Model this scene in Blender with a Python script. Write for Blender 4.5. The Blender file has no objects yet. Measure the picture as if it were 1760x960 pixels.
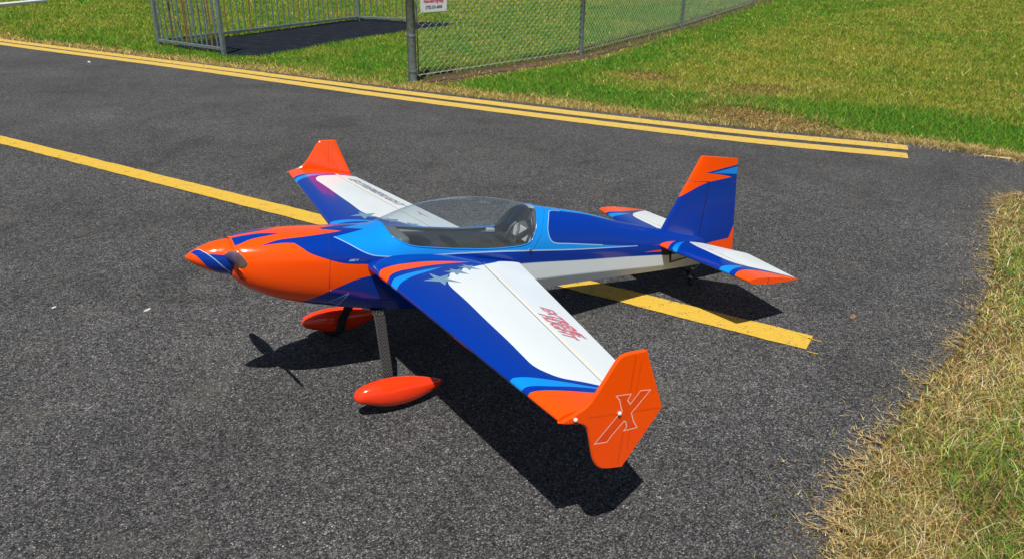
import bpy, bmesh, math, random
import numpy as np
from mathutils import Vector, Matrix
from mathutils.geometry import delaunay_2d_cdt
random.seed(7); rng = np.random.default_rng(11)
scene = bpy.context.scene; COL = scene.collection
# ---------------------------------------------------------------- camera
cam = bpy.data.cameras.new('camera'); camo = bpy.data.objects.new('camera', cam); COL.objects.link(camo)
cam.sensor_width = 36; cam.sensor_fit = 'HORIZONTAL'; cam.lens = 26.84; cam.clip_start = .05; cam.clip_end = 500
CX, CR, CU, CB = (0.877284, 2.663078, 1.603120), (-0.867498, 0.497270, 0.013040), (-0.189402, -0.354428, 0.915701), (0.459972, 0.791898, 0.401650)
camo.matrix_world = Matrix(((CR[0], CU[0], CB[0], CX[0]), (CR[1], CU[1], CB[1], CX[1]), (CR[2], CU[2], CB[2], CX[2]), (0, 0, 0, 1)))
scene.camera = camo
# ---------------------------------------------------------------- sky and sun
SUN_EL, SUN_ROT = math.radians(62.6), math.radians(34.9)
world = bpy.data.worlds.new('World'); scene.world = world; world.use_nodes = True
wn = world.node_tree.nodes; wl = world.node_tree.links
sky = wn.new('ShaderNodeTexSky'); sky.sky_type = 'NISHITA'; sky.sun_disc = False
sky.sun_elevation = SUN_EL; sky.sun_rotation = SUN_ROT
wn['Background'].inputs['Strength'].default_value = .05
wl.new(sky.outputs['Color'], wn['Background'].inputs['Color'])
sl = bpy.data.lights.new('sun', 'SUN'); sl.energy = 5.0; sl.angle = math.radians(.5); sl.color = (1, .96, .89)
so = bpy.data.objects.new('sun', sl); COL.objects.link(so)
so.rotation_euler = Vector((-.297, -.426, -1)).to_track_quat('-Z', 'Y').to_euler()
vs = scene.view_settings; vs.view_transform = 'Standard'; vs.look = 'None'; vs.gamma = 1; vs.use_curve_mapping = False; vs.exposure = .06
# ---------------------------------------------------------------- materials
def mat(name):
    m = bpy.data.materials.new(name); m.use_nodes = True
    nt = m.node_tree; return m, nt, nt.nodes['Principled BSDF']
def node(nt, kind, **kw):
    n = nt.nodes.new(kind)
    for k, v in kw.items():
        if k in n.inputs.keys(): n.inputs[k].default_value = v
        else: setattr(n, k, v)
    return n
def ramp(nt, src, stops):
    r = nt.nodes.new('ShaderNodeValToRGB'); e = r.color_ramp.elements
    while len(e) < len(stops): e.new(.5)
    for el, (p, c) in zip(e, stops):
        el.position = p; el.color = (c, c, c, 1) if isinstance(c, (int, float)) else (*c, 1)
    nt.links.new(src, r.inputs[0]); return r
def film(name, col, rough=.16, spec=.4, coat=.5, wrinkle=.02):
    m, nt, b = mat(name)
    b.inputs['Base Color'].default_value = (*col, 1); b.inputs['Roughness'].default_value = rough
    b.inputs['Specular IOR Level'].default_value = spec; b.inputs['Coat Weight'].default_value = coat; b.inputs['Coat Roughness'].default_value = .06
    tc = node(nt, 'ShaderNodeTexCoord'); n1 = node(nt, 'ShaderNodeTexNoise', Scale=7.0, Detail=3.0)
    nt.links.new(tc.outputs['Object'], n1.inputs['Vector'])
    bp = node(nt, 'ShaderNodeBump', Strength=wrinkle, Distance=.05); nt.links.new(n1.outputs[0], bp.inputs['Height'])
    nt.links.new(bp.outputs[0], b.inputs['Normal']); nt.links.new(bp.outputs[0], b.inputs['Coat Normal'])
    n2 = node(nt, 'ShaderNodeTexNoise', Scale=5.0, Detail=3.0); nt.links.new(tc.outputs['Object'], n2.inputs['Vector'])
    r = ramp(nt, n2.outputs[0], [(.3, rough*.8), (.8, rough*1.3)]); nt.links.new(r.outputs[0], b.inputs['Roughness'])
    return m
def plain(name, col, rough=.5, metal=0.0, noise=0.0, scale=30.0):
    m, nt, b = mat(name); b.inputs['Roughness'].default_value = rough; b.inputs['Metallic'].default_value = metal
    b.inputs['Base Color'].default_value = (*col, 1)
    if noise:
        tc = node(nt, 'ShaderNodeTexCoord'); n = node(nt, 'ShaderNodeTexNoise', Scale=scale, Detail=5.0)
        nt.links.new(tc.outputs['Object'], n.inputs['Vector'])
        r = ramp(nt, n.outputs[0], [(.25, tuple(c*(1-noise) for c in col)), (.75, tuple(min(1, c*(1+noise)) for c in col))])
        nt.links.new(r.outputs[0], b.inputs['Base Color'])
        bp = node(nt, 'ShaderNodeBump', Strength=.15, Distance=.01); nt.links.new(n.outputs[0], bp.inputs['Height']); nt.links.new(bp.outputs[0], b.inputs['Normal'])
    return m
M = {}
M['blue'] = film('blue_film', (.0006, .033, .31), coat=.3)
M['orange'] = film('orange_film', (1.0, .085, .0), coat=.3)
M['sky'] = film('sky_blue_film', (.004, .25, .76), coat=.4)
M['white'] = film('white_film', (.68, .74, .77), rough=.35, coat=.1)
M['cream'] = film('cream_hinge_line', (.80, .77, .66), rough=.4, coat=.1)  # cream strip just behind the aileron and elevator hinge lines
M['silver'] = film('silver_film', (.17, .30, .42), rough=.25)
M['pale'] = film('pale_blue_film', (.36, .55, .74), rough=.3)
M['midblue'] = film('mid_blue_film', (.01, .06, .42))
M['rib'] = film('orange_film_over_rib', (.86, .068, .0), wrinkle=.04)
M['red'] = film('red_paint', (.90, .045, .006), rough=.14, coat=.8, wrinkle=.004)
M['ink'] = plain('dark_ink', (.035, .04, .07), .4)
M['crimson'] = plain('crimson_ink', (.55, .03, .09), .4)
M['pink'] = plain('pink_ink', (.80, .35, .42), .4)
M['slate'] = plain('slate_ink', (.14, .16, .24), .4)
M['seam'] = plain('panel_gap', (.012, .012, .02), .8)
M['black'] = plain('black_plastic', (.012, .012, .014), .35)
M['rubber'] = plain('rubber', (.02, .02, .02), .8, noise=.3, scale=200)
M['liner'] = plain('cockpit_liner', (.012, .014, .015), .85, noise=.4, scale=60)
M['grey'] = plain('grey_plastic', (.10, .115, .12), .5)
M['frame'] = plain('canopy_frame_grey', (.34, .40, .43), .45)
M['bulk'] = plain('grey_bulkhead', (.17, .165, .17), .7)
M['ply'] = plain('plywood', (.60, .47, .31), .6, noise=.15, scale=40)
M['paint_white'] = plain('white_plastic', (.75, .75, .72), .4)
M['steel'] = plain('steel', (.55, .55, .56), .3, metal=1.0)
M['galv'] = plain('galvanised_steel', (.155, .195, .20), .5, metal=.2, noise=.35, scale=25)
M['wire'] = plain('galvanised_wire', (.46, .52, .46), .5, metal=.2)
M['rust'] = plain('rusty_steel', (.22, .12, .07), .8, noise=.5, scale=25)
# carbon twill weave; its sun highlights are painted in as pale chevrons
m, nt, b = mat('carbon_twill'); M['carbon'] = m
tc = node(nt, 'ShaderNodeTexCoord'); sx = node(nt, 'ShaderNodeSeparateXYZ'); nt.links.new(tc.outputs['Object'], sx.inputs[0])
def mth(op, a, bb=None):
    n = nt.nodes.new('ShaderNodeMath'); n.operation = op
    for i, v in enumerate((a, bb)):
        if v is None: continue
        if isinstance(v, (int, float)): n.inputs[i].default_value = v
        else: nt.links.new(v, n.inputs[i])
    return n.outputs[0]
ab = mth('ABSOLUTE', mth('SUBTRACT', mth('FRACT', mth('MULTIPLY', sx.outputs['X'], 38)), .5))
st = mth('FRACT', mth('MULTIPLY', mth('ADD', sx.outputs['Z'], mth('MULTIPLY', ab, .028)), 95))
rr = ramp(nt, st, [(.0, .010), (.66, .012), (.78, .13), (.9, .13), (1, .010)])
nt.links.new(rr.outputs[0], b.inputs['Base Color']); b.inputs['Roughness'].default_value = .3; b.inputs['Coat Weight'].default_value = .6
# canopy glass: thin clear shell
m = bpy.data.materials.new('clear_canopy'); m.use_nodes = True; nt = m.node_tree; nt.nodes.clear(); M['glass'] = m
o_ = nt.nodes.new('ShaderNodeOutputMaterial'); mx = nt.nodes.new('ShaderNodeMixShader'); lwn = node(nt, 'ShaderNodeLayerWeight', Blend=.5); lp = node(nt, 'ShaderNodeMath', operation='POWER'); nt.links.new(lwn.outputs['Facing'], lp.inputs[0]); lp.inputs[1].default_value = 3.2; lw = node(nt, 'ShaderNodeMath', operation='MULTIPLY_ADD'); nt.links.new(lp.outputs[0], lw.inputs[0]); lw.inputs[1].default_value = .6; lw.inputs[2].default_value = .07
tr = node(nt, 'ShaderNodeBsdfTransparent', Color=(.90, .94, .96, 1)); gl = node(nt, 'ShaderNodeBsdfGlossy', Color=(.9, .95, 1, 1), Roughness=.04)
tcg = node(nt, 'ShaderNodeTexCoord'); ng = node(nt, 'ShaderNodeTexNoise', Scale=9.0, Detail=3.0); nt.links.new(tcg.outputs['Object'], ng.inputs['Vector'])
bg = node(nt, 'ShaderNodeBump', Strength=.05, Distance=.05); nt.links.new(ng.outputs[0], bg.inputs['Height']); nt.links.new(bg.outputs[0], gl.inputs['Normal'])
df = node(nt, 'ShaderNodeBsdfDiffuse', Color=(.55, .63, .68, 1)); mh = node(nt, 'ShaderNodeMixShader', Fac=.05)
nt.links.new(tr.outputs[0], mh.inputs[1]); nt.links.new(df.outputs[0], mh.inputs[2])
nt.links.new(lw.outputs[0], mx.inputs[0]); nt.links.new(mh.outputs[0], mx.inputs[1]); nt.links.new(gl.outputs[0], mx.inputs[2]); nt.links.new(mx.outputs[0], o_.inputs[0])
# asphalt colour and bump, shared by the road and the worn paint on it
def asphalt_nodes(nt):
    L = nt.links.new
    tc = node(nt, 'ShaderNodeTexCoord'); v = node(nt, 'ShaderNodeTexVoronoi', Scale=215.0); L(tc.outputs['Object'], v.inputs['Vector'])
    sc = node(nt, 'ShaderNodeSeparateColor'); L(v.outputs['Color'], sc.inputs[0])
    stone = ramp(nt, sc.outputs[0], [(0, (.016, .016, .0165)), (.30, (.052, .051, .052)), (.62, (.112, .110, .111)), (.90, (.19, .187, .188)), (.985, (.30, .295, .29)), (1, (.46, .45, .44))])
    v2 = node(nt, 'ShaderNodeTexVoronoi', Scale=62.0); L(tc.outputs['Object'], v2.inputs['Vector']); sc2 = node(nt, 'ShaderNodeSeparateColor'); L(v2.outputs['Color'], sc2.inputs[0])
    clump = ramp(nt, sc2.outputs[1], [(0, .72), (.5, 1.0), (1, 1.25)])
    edge0 = ramp(nt, v.outputs['Distance'], [(.25, 1.0), (.75, .45)])
    edge = node(nt, 'ShaderNodeMix', data_type='RGBA', blend_type='MULTIPLY'); edge.inputs[0].default_value = 1; L(edge0.outputs[0], edge.inputs[6]); L(clump.outputs[0], edge.inputs[7])
    mu = node(nt, 'ShaderNodeMix', data_type='RGBA', blend_type='MULTIPLY'); mu.inputs[0].default_value = 1
    L(stone.outputs[0], mu.inputs[6]); L(edge.outputs[2], mu.inputs[7])
    n1 = node(nt, 'ShaderNodeTexNoise', Scale=.65, Detail=7.0, Roughness=.66); L(tc.outputs['Object'], n1.inputs['Vector'])
    big = ramp(nt, n1.outputs[0], [(.30, .72), (.44, .92), (.56, 1.04), (.72, 1.35)])
    mu2 = node(nt, 'ShaderNodeMix', data_type='RGBA', blend_type='MULTIPLY'); mu2.inputs[0].default_value = 1
    L(mu.outputs[2], mu2.inputs[6]); L(big.outputs[0], mu2.inputs[7])
    n2 = node(nt, 'ShaderNodeTexNoise', Scale=2.3, Detail=5.0, Roughness=.7); L(tc.outputs['Object'], n2.inputs['Vector'])
    dm = ramp(nt, n2.outputs[0], [(.56, 0.0), (.78, .42)])
    dust = node(nt, 'ShaderNodeMix', data_type='RGBA'); L(dm.outputs[0], dust.inputs[0]); L(mu2.outputs[2], dust.inputs[6]); dust.inputs[7].default_value = (.14, .132, .10, 1)
    n3 = node(nt, 'ShaderNodeTexNoise', Scale=3.1, Detail=3.0); mp = node(nt, 'ShaderNodeMapping'); mp.inputs['Location'].default_value = (7, 3, 0)
    L(tc.outputs['Object'], mp.inputs[0]); L(mp.outputs[0], n3.inputs['Vector'])
    om = ramp(nt, n3.outputs[0], [(.66, 0.0), (.78, .40)])
    oil = node(nt, 'ShaderNodeMix', data_type='RGBA'); L(om.outputs[0], oil.inputs[0]); L(dust.outputs[2], oil.inputs[6]); oil.inputs[7].default_value = (.030, .030, .030, 1)
    n4 = node(nt, 'ShaderNodeTexNoise', Scale=1.7, Detail=4.0, Roughness=.55, Distortion=.8); mp4 = node(nt, 'ShaderNodeMapping'); mp4.inputs['Location'].default_value = (2.3, 9.1, 0); L(tc.outputs['Object'], mp4.inputs[0]); L(mp4.outputs[0], n4.inputs['Vector'])
    b4 = ramp(nt, n4.outputs[0], [(.34, .82), (.46, 1.0), (.58, 1.0), (.70, 1.14)])
    st4 = node(nt, 'ShaderNodeMix', data_type='RGBA', blend_type='MULTIPLY'); st4.inputs[0].default_value = 1; L(oil.outputs[2], st4.inputs[6]); L(b4.outputs[0], st4.inputs[7])
    n5 = node(nt, 'ShaderNodeTexNoise', Scale=5.5, Detail=6.0, Roughness=.8); mp5 = node(nt, 'ShaderNodeMapping'); mp5.inputs['Rotation'].default_value = (0, 0, 2.07); mp5.inputs['Scale'].default_value = (.35, 1.6, 1); L(tc.outputs['Object'], mp5.inputs[0]); L(mp5.outputs[0], n5.inputs['Vector'])
    s5 = ramp(nt, n5.outputs[0], [(.68, 0.0), (.80, .45)])
    oil = node(nt, 'ShaderNodeMix', data_type='RGBA'); L(s5.outputs[0], oil.inputs[0]); L(st4.outputs[2], oil.inputs[6]); oil.inputs[7].default_value = (.20, .195, .185, 1)
    bp = node(nt, 'ShaderNodeBump', Strength=.9, Distance=.004); bp.invert = True; L(v.outputs['Distance'], bp.inputs['Height'])
    return tc, oil.outputs[2], bp.outputs[0], v
m, nt, b = mat('asphalt'); M['asphalt'] = m
tc, colr, nrm, v = asphalt_nodes(nt); nt.links.new(colr, b.inputs['Base Color']); nt.links.new(nrm, b.inputs['Normal']); b.inputs['Roughness'].default_value = .85; b.inputs['Specular IOR Level'].default_value = .3
def road_paint(name, c1, c2, wear):
    m, nt, b = mat(name); tc, colr, nrm, v = asphalt_nodes(nt); L = nt.links.new
    n = node(nt, 'ShaderNodeTexNoise', Scale=14.0, Detail=7.0, Roughness=.75); L(tc.outputs['Object'], n.inputs['Vector'])
    cr = ramp(nt, n.outputs[0], [(.3, c1), (.7, c2)])
    ad = node(nt, 'ShaderNodeMath', operation='MULTIPLY_ADD'); L(v.outputs['Distance'], ad.inputs[0]); ad.inputs[1].default_value = .35; L(n.outputs[0], ad.inputs[2])
    wr = ramp(nt, ad.outputs[0], [(wear, 0.0), (wear+.14, 1.0)])
    mix = node(nt, 'ShaderNodeMix', data_type='RGBA'); L(wr.outputs[0], mix.inputs[0]); L(cr.outputs[0], mix.inputs[6]); L(colr, mix.inputs[7])
    L(mix.outputs[2], b.inputs['Base Color']); L(nrm, b.inputs['Normal']); b.inputs['Roughness'].default_value = .7; return m
M['yellow'] = road_paint('yellow_road_paint', (.66, .41, .035), (.76, .50, .06), .76)
M['yellow2'] = road_paint('pale_yellow_road_paint', (.62, .41, .065), (.72, .50, .11), .77)
m, nt, b = mat('soil_and_thatch'); M['soil'] = m
tc = node(nt, 'ShaderNodeTexCoord'); n1 = node(nt, 'ShaderNodeTexNoise', Scale=14.0, Detail=8.0, Roughness=.75); nt.links.new(tc.outputs['Object'], n1.inputs['Vector'])
r1 = ramp(nt, n1.outputs[0], [(.3, (.040, .034, .013)), (.5, (.10, .078, .032)), (.7, (.26, .18, .085))])
nt.links.new(r1.outputs[0], b.inputs['Base Color']); b.inputs['Roughness'].default_value = 1; b.inputs['Specular IOR Level'].default_value = .1
bp = node(nt, 'ShaderNodeBump', Strength=.8, Distance=.03); nt.links.new(n1.outputs[0], bp.inputs['Height']); nt.links.new(bp.outputs[0], b.inputs['Normal'])
m, nt, b = mat('dark_path_surface'); M['path'] = m
tc = node(nt, 'ShaderNodeTexCoord'); n1 = node(nt, 'ShaderNodeTexNoise', Scale=5.0, Detail=9.0, Roughness=.7); nt.links.new(tc.outputs['Object'], n1.inputs['Vector'])
r1 = ramp(nt, n1.outputs[0], [(.3, (.009, .011, .016)), (.58, (.016, .020, .029)), (.72, (.05, .055, .06))]); nt.links.new(r1.outputs[0], b.inputs['Base Color']); b.inputs['Roughness'].default_value = 1; b.inputs['Specular IOR Level'].default_value = .05
bp = node(nt, 'ShaderNodeBump', Strength=.6, Distance=.03); nt.links.new(n1.outputs[0], bp.inputs['Height']); nt.links.new(bp.outputs[0], b.inputs['Normal'])
m = bpy.data.materials.new('grass_blade'); m.use_nodes = True; nt = m.node_tree; M['grass'] = m
b = nt.nodes['Principled BSDF']; at = node(nt, 'ShaderNodeAttribute', attribute_name='tint'); nt.links.new(at.outputs['Color'], b.inputs['Base Color'])
b.inputs['Roughness'].default_value = .7; b.inputs['Specular IOR Level'].default_value = .1
tl = nt.nodes.new('ShaderNodeBsdfTranslucent'); nt.links.new(at.outputs['Color'], tl.inputs['Color']); mx = node(nt, 'ShaderNodeMixShader', Fac=.3)
nt.links.new(b.outputs[0], mx.inputs[1]); nt.links.new(tl.outputs[0], mx.inputs[2]); nt.links.new(mx.outputs[0], nt.nodes['Material Output'].inputs['Surface'])
# ---------------------------------------------------------------- helpers
def tag(o, label=None, cat=None, group=None, kind=None):
    for k, v in (('label', label), ('category', cat), ('group', group), ('kind', kind)):
        if v: o[k] = v
    return o
def empty(name, loc, rot=(0, 0, 0)):
    o = bpy.data.objects.new(name, None); o.location = loc; o.rotation_euler = rot; o.empty_display_size = .1; COL.objects.link(o); return o
def link(name, me, parent=None, loc=None):
    o = bpy.data.objects.new(name, me); COL.objects.link(o)
    if parent: o.parent = parent
    if loc: o.location = loc
    return o
def mesh(name, verts, faces, mats, smooth=False, fm=None):
    me = bpy.data.meshes.new(name); me.from_pydata([tuple(map(float, v)) for v in verts], [], faces)
    for m in (mats if isinstance(mats, (list, tuple)) else [mats]): me.materials.append(m)
    if fm: me.polygons.foreach_set('material_index', fm)
    if smooth: me.polygons.foreach_set('use_smooth', [True]*len(faces))
    me.update(); return me
def box(cx, cy, cz, sx, sy, sz, bev=0.0, seg=1):
    bm = bmesh.new(); bmesh.ops.create_cube(bm, size=1); bmesh.ops.scale(bm, vec=(sx, sy, sz), verts=bm.verts)
    if bev: bmesh.ops.bevel(bm, geom=bm.edges[:], offset=bev, segments=seg, affect='EDGES', profile=.5)
    bmesh.ops.translate(bm, vec=(cx, cy, cz), verts=bm.verts); return bm
def from_bm(name, bm, m, smooth=False):
    me = bpy.data.meshes.new(name); bm.to_mesh(me); bm.free(); me.materials.append(m)
    if smooth: me.polygons.foreach_set('use_smooth', [True]*len(me.polygons))
    return me
def tube(pts, rad, n=8, caps=True, closed=False):
    pts = [Vector(p) for p in pts]; V = []; F = []; k = len(pts); up = None
    for i, p in enumerate(pts):
        a = pts[(i-1) % k] if (closed or i > 0) else p; c = pts[(i+1) % k] if (closed or i < k-1) else p
        d = (c-a).normalized()
        if up is None: up = Vector((0, 0, 1)) if abs(d.z) < .9 else Vector((1, 0, 0))
        s = d.cross(up).normalized(); up = s.cross(d).normalized()
        r = rad[i] if isinstance(rad, (list, tuple)) else rad
        for j in range(n):
            t = 2*math.pi*j/n; V.append(p+s*(r*math.cos(t))+up*(r*math.sin(t)))
    for i in range(k if closed else k-1):
        for j in range(n):
            i2 = (i+1) % k; F.append((i*n+j, i*n+(j+1) % n, i2*n+(j+1) % n, i2*n+j))
    if caps and not closed: F.append(tuple(range(n))[::-1]); F.append(tuple((k-1)*n+j for j in range(n)))
    return V, F
def tube_mesh(name, pts, rad, m, n=8, closed=False):
    V, F = tube(pts, rad, n, True, closed); return mesh(name, V, F, m, True)
def pip(x, y, P):
    c = False; j = len(P)-1
    for i in range(len(P)):
        xi, yi = P[i]; xj, yj = P[j]
        if (yi > y) != (yj > y) and x < (xj-xi)*(y-yi)/(yj-yi)+xi: c = not c
        j = i
    return c
def stroke(L, w, sy=1.0, taper=False):
    """strip of width w along polyline L; sy converts the second coordinate to metres"""
    P = [Vector((a, b*sy)) for a, b in L]; l = []; r = []
    for i, p in enumerate(P):
        d = (P[min(i+1, len(P)-1)]-P[max(i-1, 0)]).normalized(); n = Vector((-d.y, d.x))
        k = w/2*(1 if not taper else max(.05, 1-i/(len(P)-1)))
        l.append(p+n*k); r.append(p-n*k)
    return [(q.x, q.y/sy) for q in l+r[::-1]]
def offset_poly(P, d):
    A = sum(P[i][0]*P[(i+1) % len(P)][1]-P[(i+1) % len(P)][0]*P[i][1] for i in range(len(P)))
    if A < 0: P = P[::-1]
    out = []
    for i in range(len(P)):
        a, b, c = Vector(P[i-1]), Vector(P[i]), Vector(P[(i+1) % len(P)])
        e1 = (b-a).normalized(); e2 = (c-b).normalized(); n1 = Vector((e1.y, -e1.x)); n2 = Vector((e2.y, -e2.x))
        k = (n1+n2); k = k/max(.35, 1+n1.dot(n2)); out.append(tuple(b+k*d))
    return out
def smooth_loop(P, corners=(), per=5):
    n = len(P); out = []
    for i in range(n):
        p0, p1, p2, p3 = (Vector(P[(i+k-1) % n]) for k in range(4))
        if i in corners: p0 = p1*2-p2
        if (i+1) % n in corners: p3 = p2*2-p1
        for k in range(per):
            t = k/per; out.append(tuple(.5*((2*p1)+(-p0+p2)*t+(2*p0-5*p1+4*p2-p3)*t*t+(-p0+3*p1-3*p2+p3)*t**3)))
    return out
def rounded(P, sy=1.0, lim=42, per=5):
    """smooth the gentle bends of an outline, keep its points and spikes"""
    n = len(P); Q = [Vector((a, b*sy)) for a, b in P]; cor = []
    for i in range(n):
        a = Q[i]-Q[i-1]; b = Q[(i+1) % n]-Q[i]
        if a.length < 1e-6 or b.length < 1e-6 or math.degrees(a.angle(b)) > lim: cor.append(i)
    return [(a, b/sy) for a, b in smooth_loop([tuple(q) for q in Q], tuple(cor), per)]
class Skin:
    """painted surface: a parametric sheet cut exactly along the outlines of its colour fields"""
    def __init__(s): s.V = []; s.F = []; s.MI = []; s.N = []; s.mats = []
    def mi(s, m):
        if m not in s.mats: s.mats.append(m)
        return s.mats.index(m)
    def add(s, surf, domain, base, polys, na, nb, sc=(1, 1), flip=False, sharp=False):
        xs = [p[0] for p in domain]; ys = [p[1] for p in domain]; pts = []; edges = []
        def ring(P):
            k = len(pts); pts.extend(Vector((a*sc[0], b*sc[1])) for a, b in P); edges.extend((k+i, k+(i+1) % len(P)) for i in range(len(P)))
        ring(dense(domain, (max(xs)-min(xs))/na, (max(ys)-min(ys))/nb))
        for _, P in polys: ring(P)
        for i in range(na+1):
            for j in range(nb+1):
                a = min(xs)+(max(xs)-min(xs))*i/na; b = min(ys)+(max(ys)-min(ys))*j/nb
                if pip(a, b, domain): pts.append(Vector((a*sc[0], b*sc[1])))
        r = delaunay_2d_cdt(pts, edges, [], 0, 1e-5, False)
        uv = [(v.x/sc[0], v.y/sc[1]) for v in r[0]]; used = {}; fm = []
        e = 1e-4
        for f in r[2]:
            a = sum(uv[i][0] for i in f)/len(f); b = sum(uv[i][1] for i in f)/len(f)
            if not pip(a, b, domain): continue
            c = base
            for m_, P in polys:
                if pip(a, b, P): c = m_
            if c is None: continue
            ids = []
            for i in f:
                if i not in used:
                    used[i] = len(s.V); p = Vector(surf(*uv[i])); s.V.append(p)
                    a0, b0 = uv[i]; am = min(max(a0, min(xs)+e), max(xs)-e); bm_ = min(max(b0, min(ys)+e), max(ys)-e)
                    da = Vector(surf(am+e, bm_))-Vector(surf(am-e, bm_)); db = Vector(surf(am, bm_+e))-Vector(surf(am, bm_-e))
                    n = da.cross(db); n = n.normalized() if n.length > 1e-12 else Vector((0, 0, 1)); s.N.append(-n if flip else n)
                ids.append(used[i])
            s.F.append(tuple(ids[::-1] if flip else ids)); s.MI.append(s.mi(c))
    def strip(s, A, B, m):
        """band of quads between two rows of points"""
        k = len(s.V); s.V += [Vector(p) for p in A]+[Vector(p) for p in B]; n = len(A)
        for i in range(n-1):
            s.F.append((k+i, k+i+1, k+n+i+1, k+n+i)); s.MI.append(s.mi(m))
        for i in range(n):
            d = (Vector(A[min(i+1, n-1)])-Vector(A[max(i-1, 0)])).cross(Vector(B[i])-Vector(A[i])); s.N.append(d.normalized() if d.length > 1e-9 else Vector((0, 0, 1)))
        for i in range(n):
            d = (Vector(B[min(i+1, n-1)])-Vector(B[max(i-1, 0)])).cross(Vector(B[i])-Vector(A[i])); s.N.append(d.normalized() if d.length > 1e-9 else Vector((0, 0, 1)))
    def build(s, name, parent, loc=None, mirror=False):
        V, F, N = s.V, s.F, s.N
        if mirror:
            V = [Vector((v.x, -v.y, v.z)) for v in V]; N = [Vector((v.x, -v.y, v.z)) for v in N]; F = [f[::-1] for f in F]
        me = mesh(name, V, F, s.mats, True, s.MI); me.normals_split_custom_set_from_vertices([tuple(n) for n in N])
        return link(name, me, parent, loc)
def dense(P, da, db):
    out = []
    for i in range(len(P)):
        a, b = P[i], P[(i+1) % len(P)]; n = max(1, int(math.ceil(max(abs(b[0]-a[0])/da, abs(b[1]-a[1])/db))))
        out += [(a[0]+(b[0]-a[0])*k/n, a[1]+(b[1]-a[1])*k/n) for k in range(n)]
    return out
# ---------------------------------------------------------------- the setting
def catmull(P, per=8):
    P = [Vector(p) for p in P]; out = []
    for i in range(len(P)-1):
        p0 = P[i-1] if i else P[0]*2-P[1]; p1, p2 = P[i], P[i+1]; p3 = P[i+2] if i+2 < len(P) else P[-1]*2-P[-2]
        for k in range(per):
            t = k/per; out.append(.5*((2*p1)+(-p0+p2)*t+(2*p0-5*p1+4*p2-p3)*t*t+(-p0+3*p1-3*p2+p3)*t**3))
    return out+[P[-1]]
def wob(L, amp):
    return [Vector((p.x+random.uniform(-amp, amp), p.y+random.uniform(-amp, amp))) for p in L]
FAR_EDGE = catmull([(13.0, -33.5), (6.2, -21.5), (1.75, -13.72), (-.42, -9.95), (-2.72, -5.95), (-4.57, -2.97), (-5.62, -1.47), (-5.85, -1.05), (-5.93, -.72), (-6.1, -.35), (-7.0, .35), (-9.0, 1.6), (-14, 4.2)], 10)
NEAR_EDGE = catmull([(-14, 6.2), (-8.5, 3.2), (-6.2, 1.4), (-5.25, .35), (-4.98, -.05), (-4.65, -.06), (-4.15, .17), (-3.64, .46), (-3.03, .79), (-2.35, 1.06), (-1.73, 1.26), (-1.25, 1.42), (-.95, 1.56), (-.73, 1.75), (-.52, 2.1), (-.2, 3.0), (.3, 5.0), (2.0, 12)], 10)
gr = tag(link('ground', mesh('ground', [(-150, -150, -.012), (150, -150, -.012), (150, 150, -.012), (-150, 150, -.012)], [(0, 1, 2, 3)], M['soil'])), kind='structure')
ring = wob(FAR_EDGE, .012)+wob(NEAR_EDGE, .02)+[Vector((30, 12)), Vector((40, -33.5))]
bm = bmesh.new(); top = [bm.verts.new((p.x, p.y, 0)) for p in ring]; low = [bm.verts.new((p.x, p.y, -.06)) for p in ring]
bm.faces.new(top); n = len(ring)
for i in range(n): bm.faces.new((top[i], low[i], low[(i+1) % n], top[(i+1) % n]))
bmesh.ops.triangulate(bm, faces=bm.faces[:]); bmesh.ops.recalc_face_normals(bm, faces=bm.faces[:])
road = tag(link('road', from_bm('road', bm, M['asphalt'])), kind='structure')
def band(name, L, w, m, z=.004, jag=.012):
    P = [Vector(p) for p in L]; A = []; B = []
    for i, p in enumerate(P):
        d = (P[min(i+1, len(P)-1)]-P[max(i-1, 0)]).normalized(); nn = Vector((-d.y, d.x))
        A.append(p+nn*(w/2+random.uniform(-.5, .5)*jag)); B.append(p-nn*(w/2+random.uniform(-.5, .5)*jag))
    V = [(p.x, p.y, z) for p in A+B]; k = len(P)
    return link(name, mesh(name, V, [(i, i+k, i+k+1, i+1) for i in range(k-1)], m), road)
def along(a, b, n): return [Vector(a).lerp(Vector(b), i/n) for i in range(n+1)]
d = Vector((-.478, .878)); c0 = Vector((-.43, -1.71))
band('painted_line', along(c0+d*(-14), Vector((-1.775, .735)), 200), .152, M['yellow'], jag=.008)
for q, w in (((-1.70, .782), .010), ((-1.80, .70), .006)):
    band('paint_streak', along(q, Vector(q)+d*random.uniform(.04, .09), 5), w*.7, M['yellow'], jag=.006)
band('painted_line', catmull([(10.4, -29.3), (5.05, -19.4), (1.687, -13.35), (-.58, -9.33), (-2.566, -5.757), (-4.37, -2.82), (-5.48, -1.352)], 30), .195, M['yellow2'], jag=.01)
band('painted_line', catmull([(10.15, -28.9), (4.9, -18.9), (1.672, -12.81), (-.52, -8.95), (-2.425, -5.42), (-4.15, -2.58), (-5.216, -1.17)], 30), .195, M['yellow2'], jag=.01)
M['dirt'] = plain('bare_dirt', (.085, .052, .030), 1.0, noise=.6, scale=18)
FENCE = [(-2.95, -6.49), (-6.34, -7.69), (-10.9, -10.5), (-18.0, -15.3), (-27, -21.5)]
bd = []
for i_, sgn_ in ((0, 1), (1, -1)):
    side = catmull([(-3.25, -6.60), *FENCE[1:]], 24)
    for k_, p_ in enumerate(side if sgn_ > 0 else side[::-1]): bd.append((p_.x+random.uniform(-.05, .05)+sgn_*.10, p_.y+random.uniform(-.05, .05)+sgn_*(.24 if sgn_ > 0 else .14), -.004))
tag(link('dirt_strip', mesh('dirt_strip', bd, [(i, i+1, len(bd)-2-i, len(bd)-1-i) for i in range(len(bd)//2-1)], M['dirt'])), kind='structure')
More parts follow.
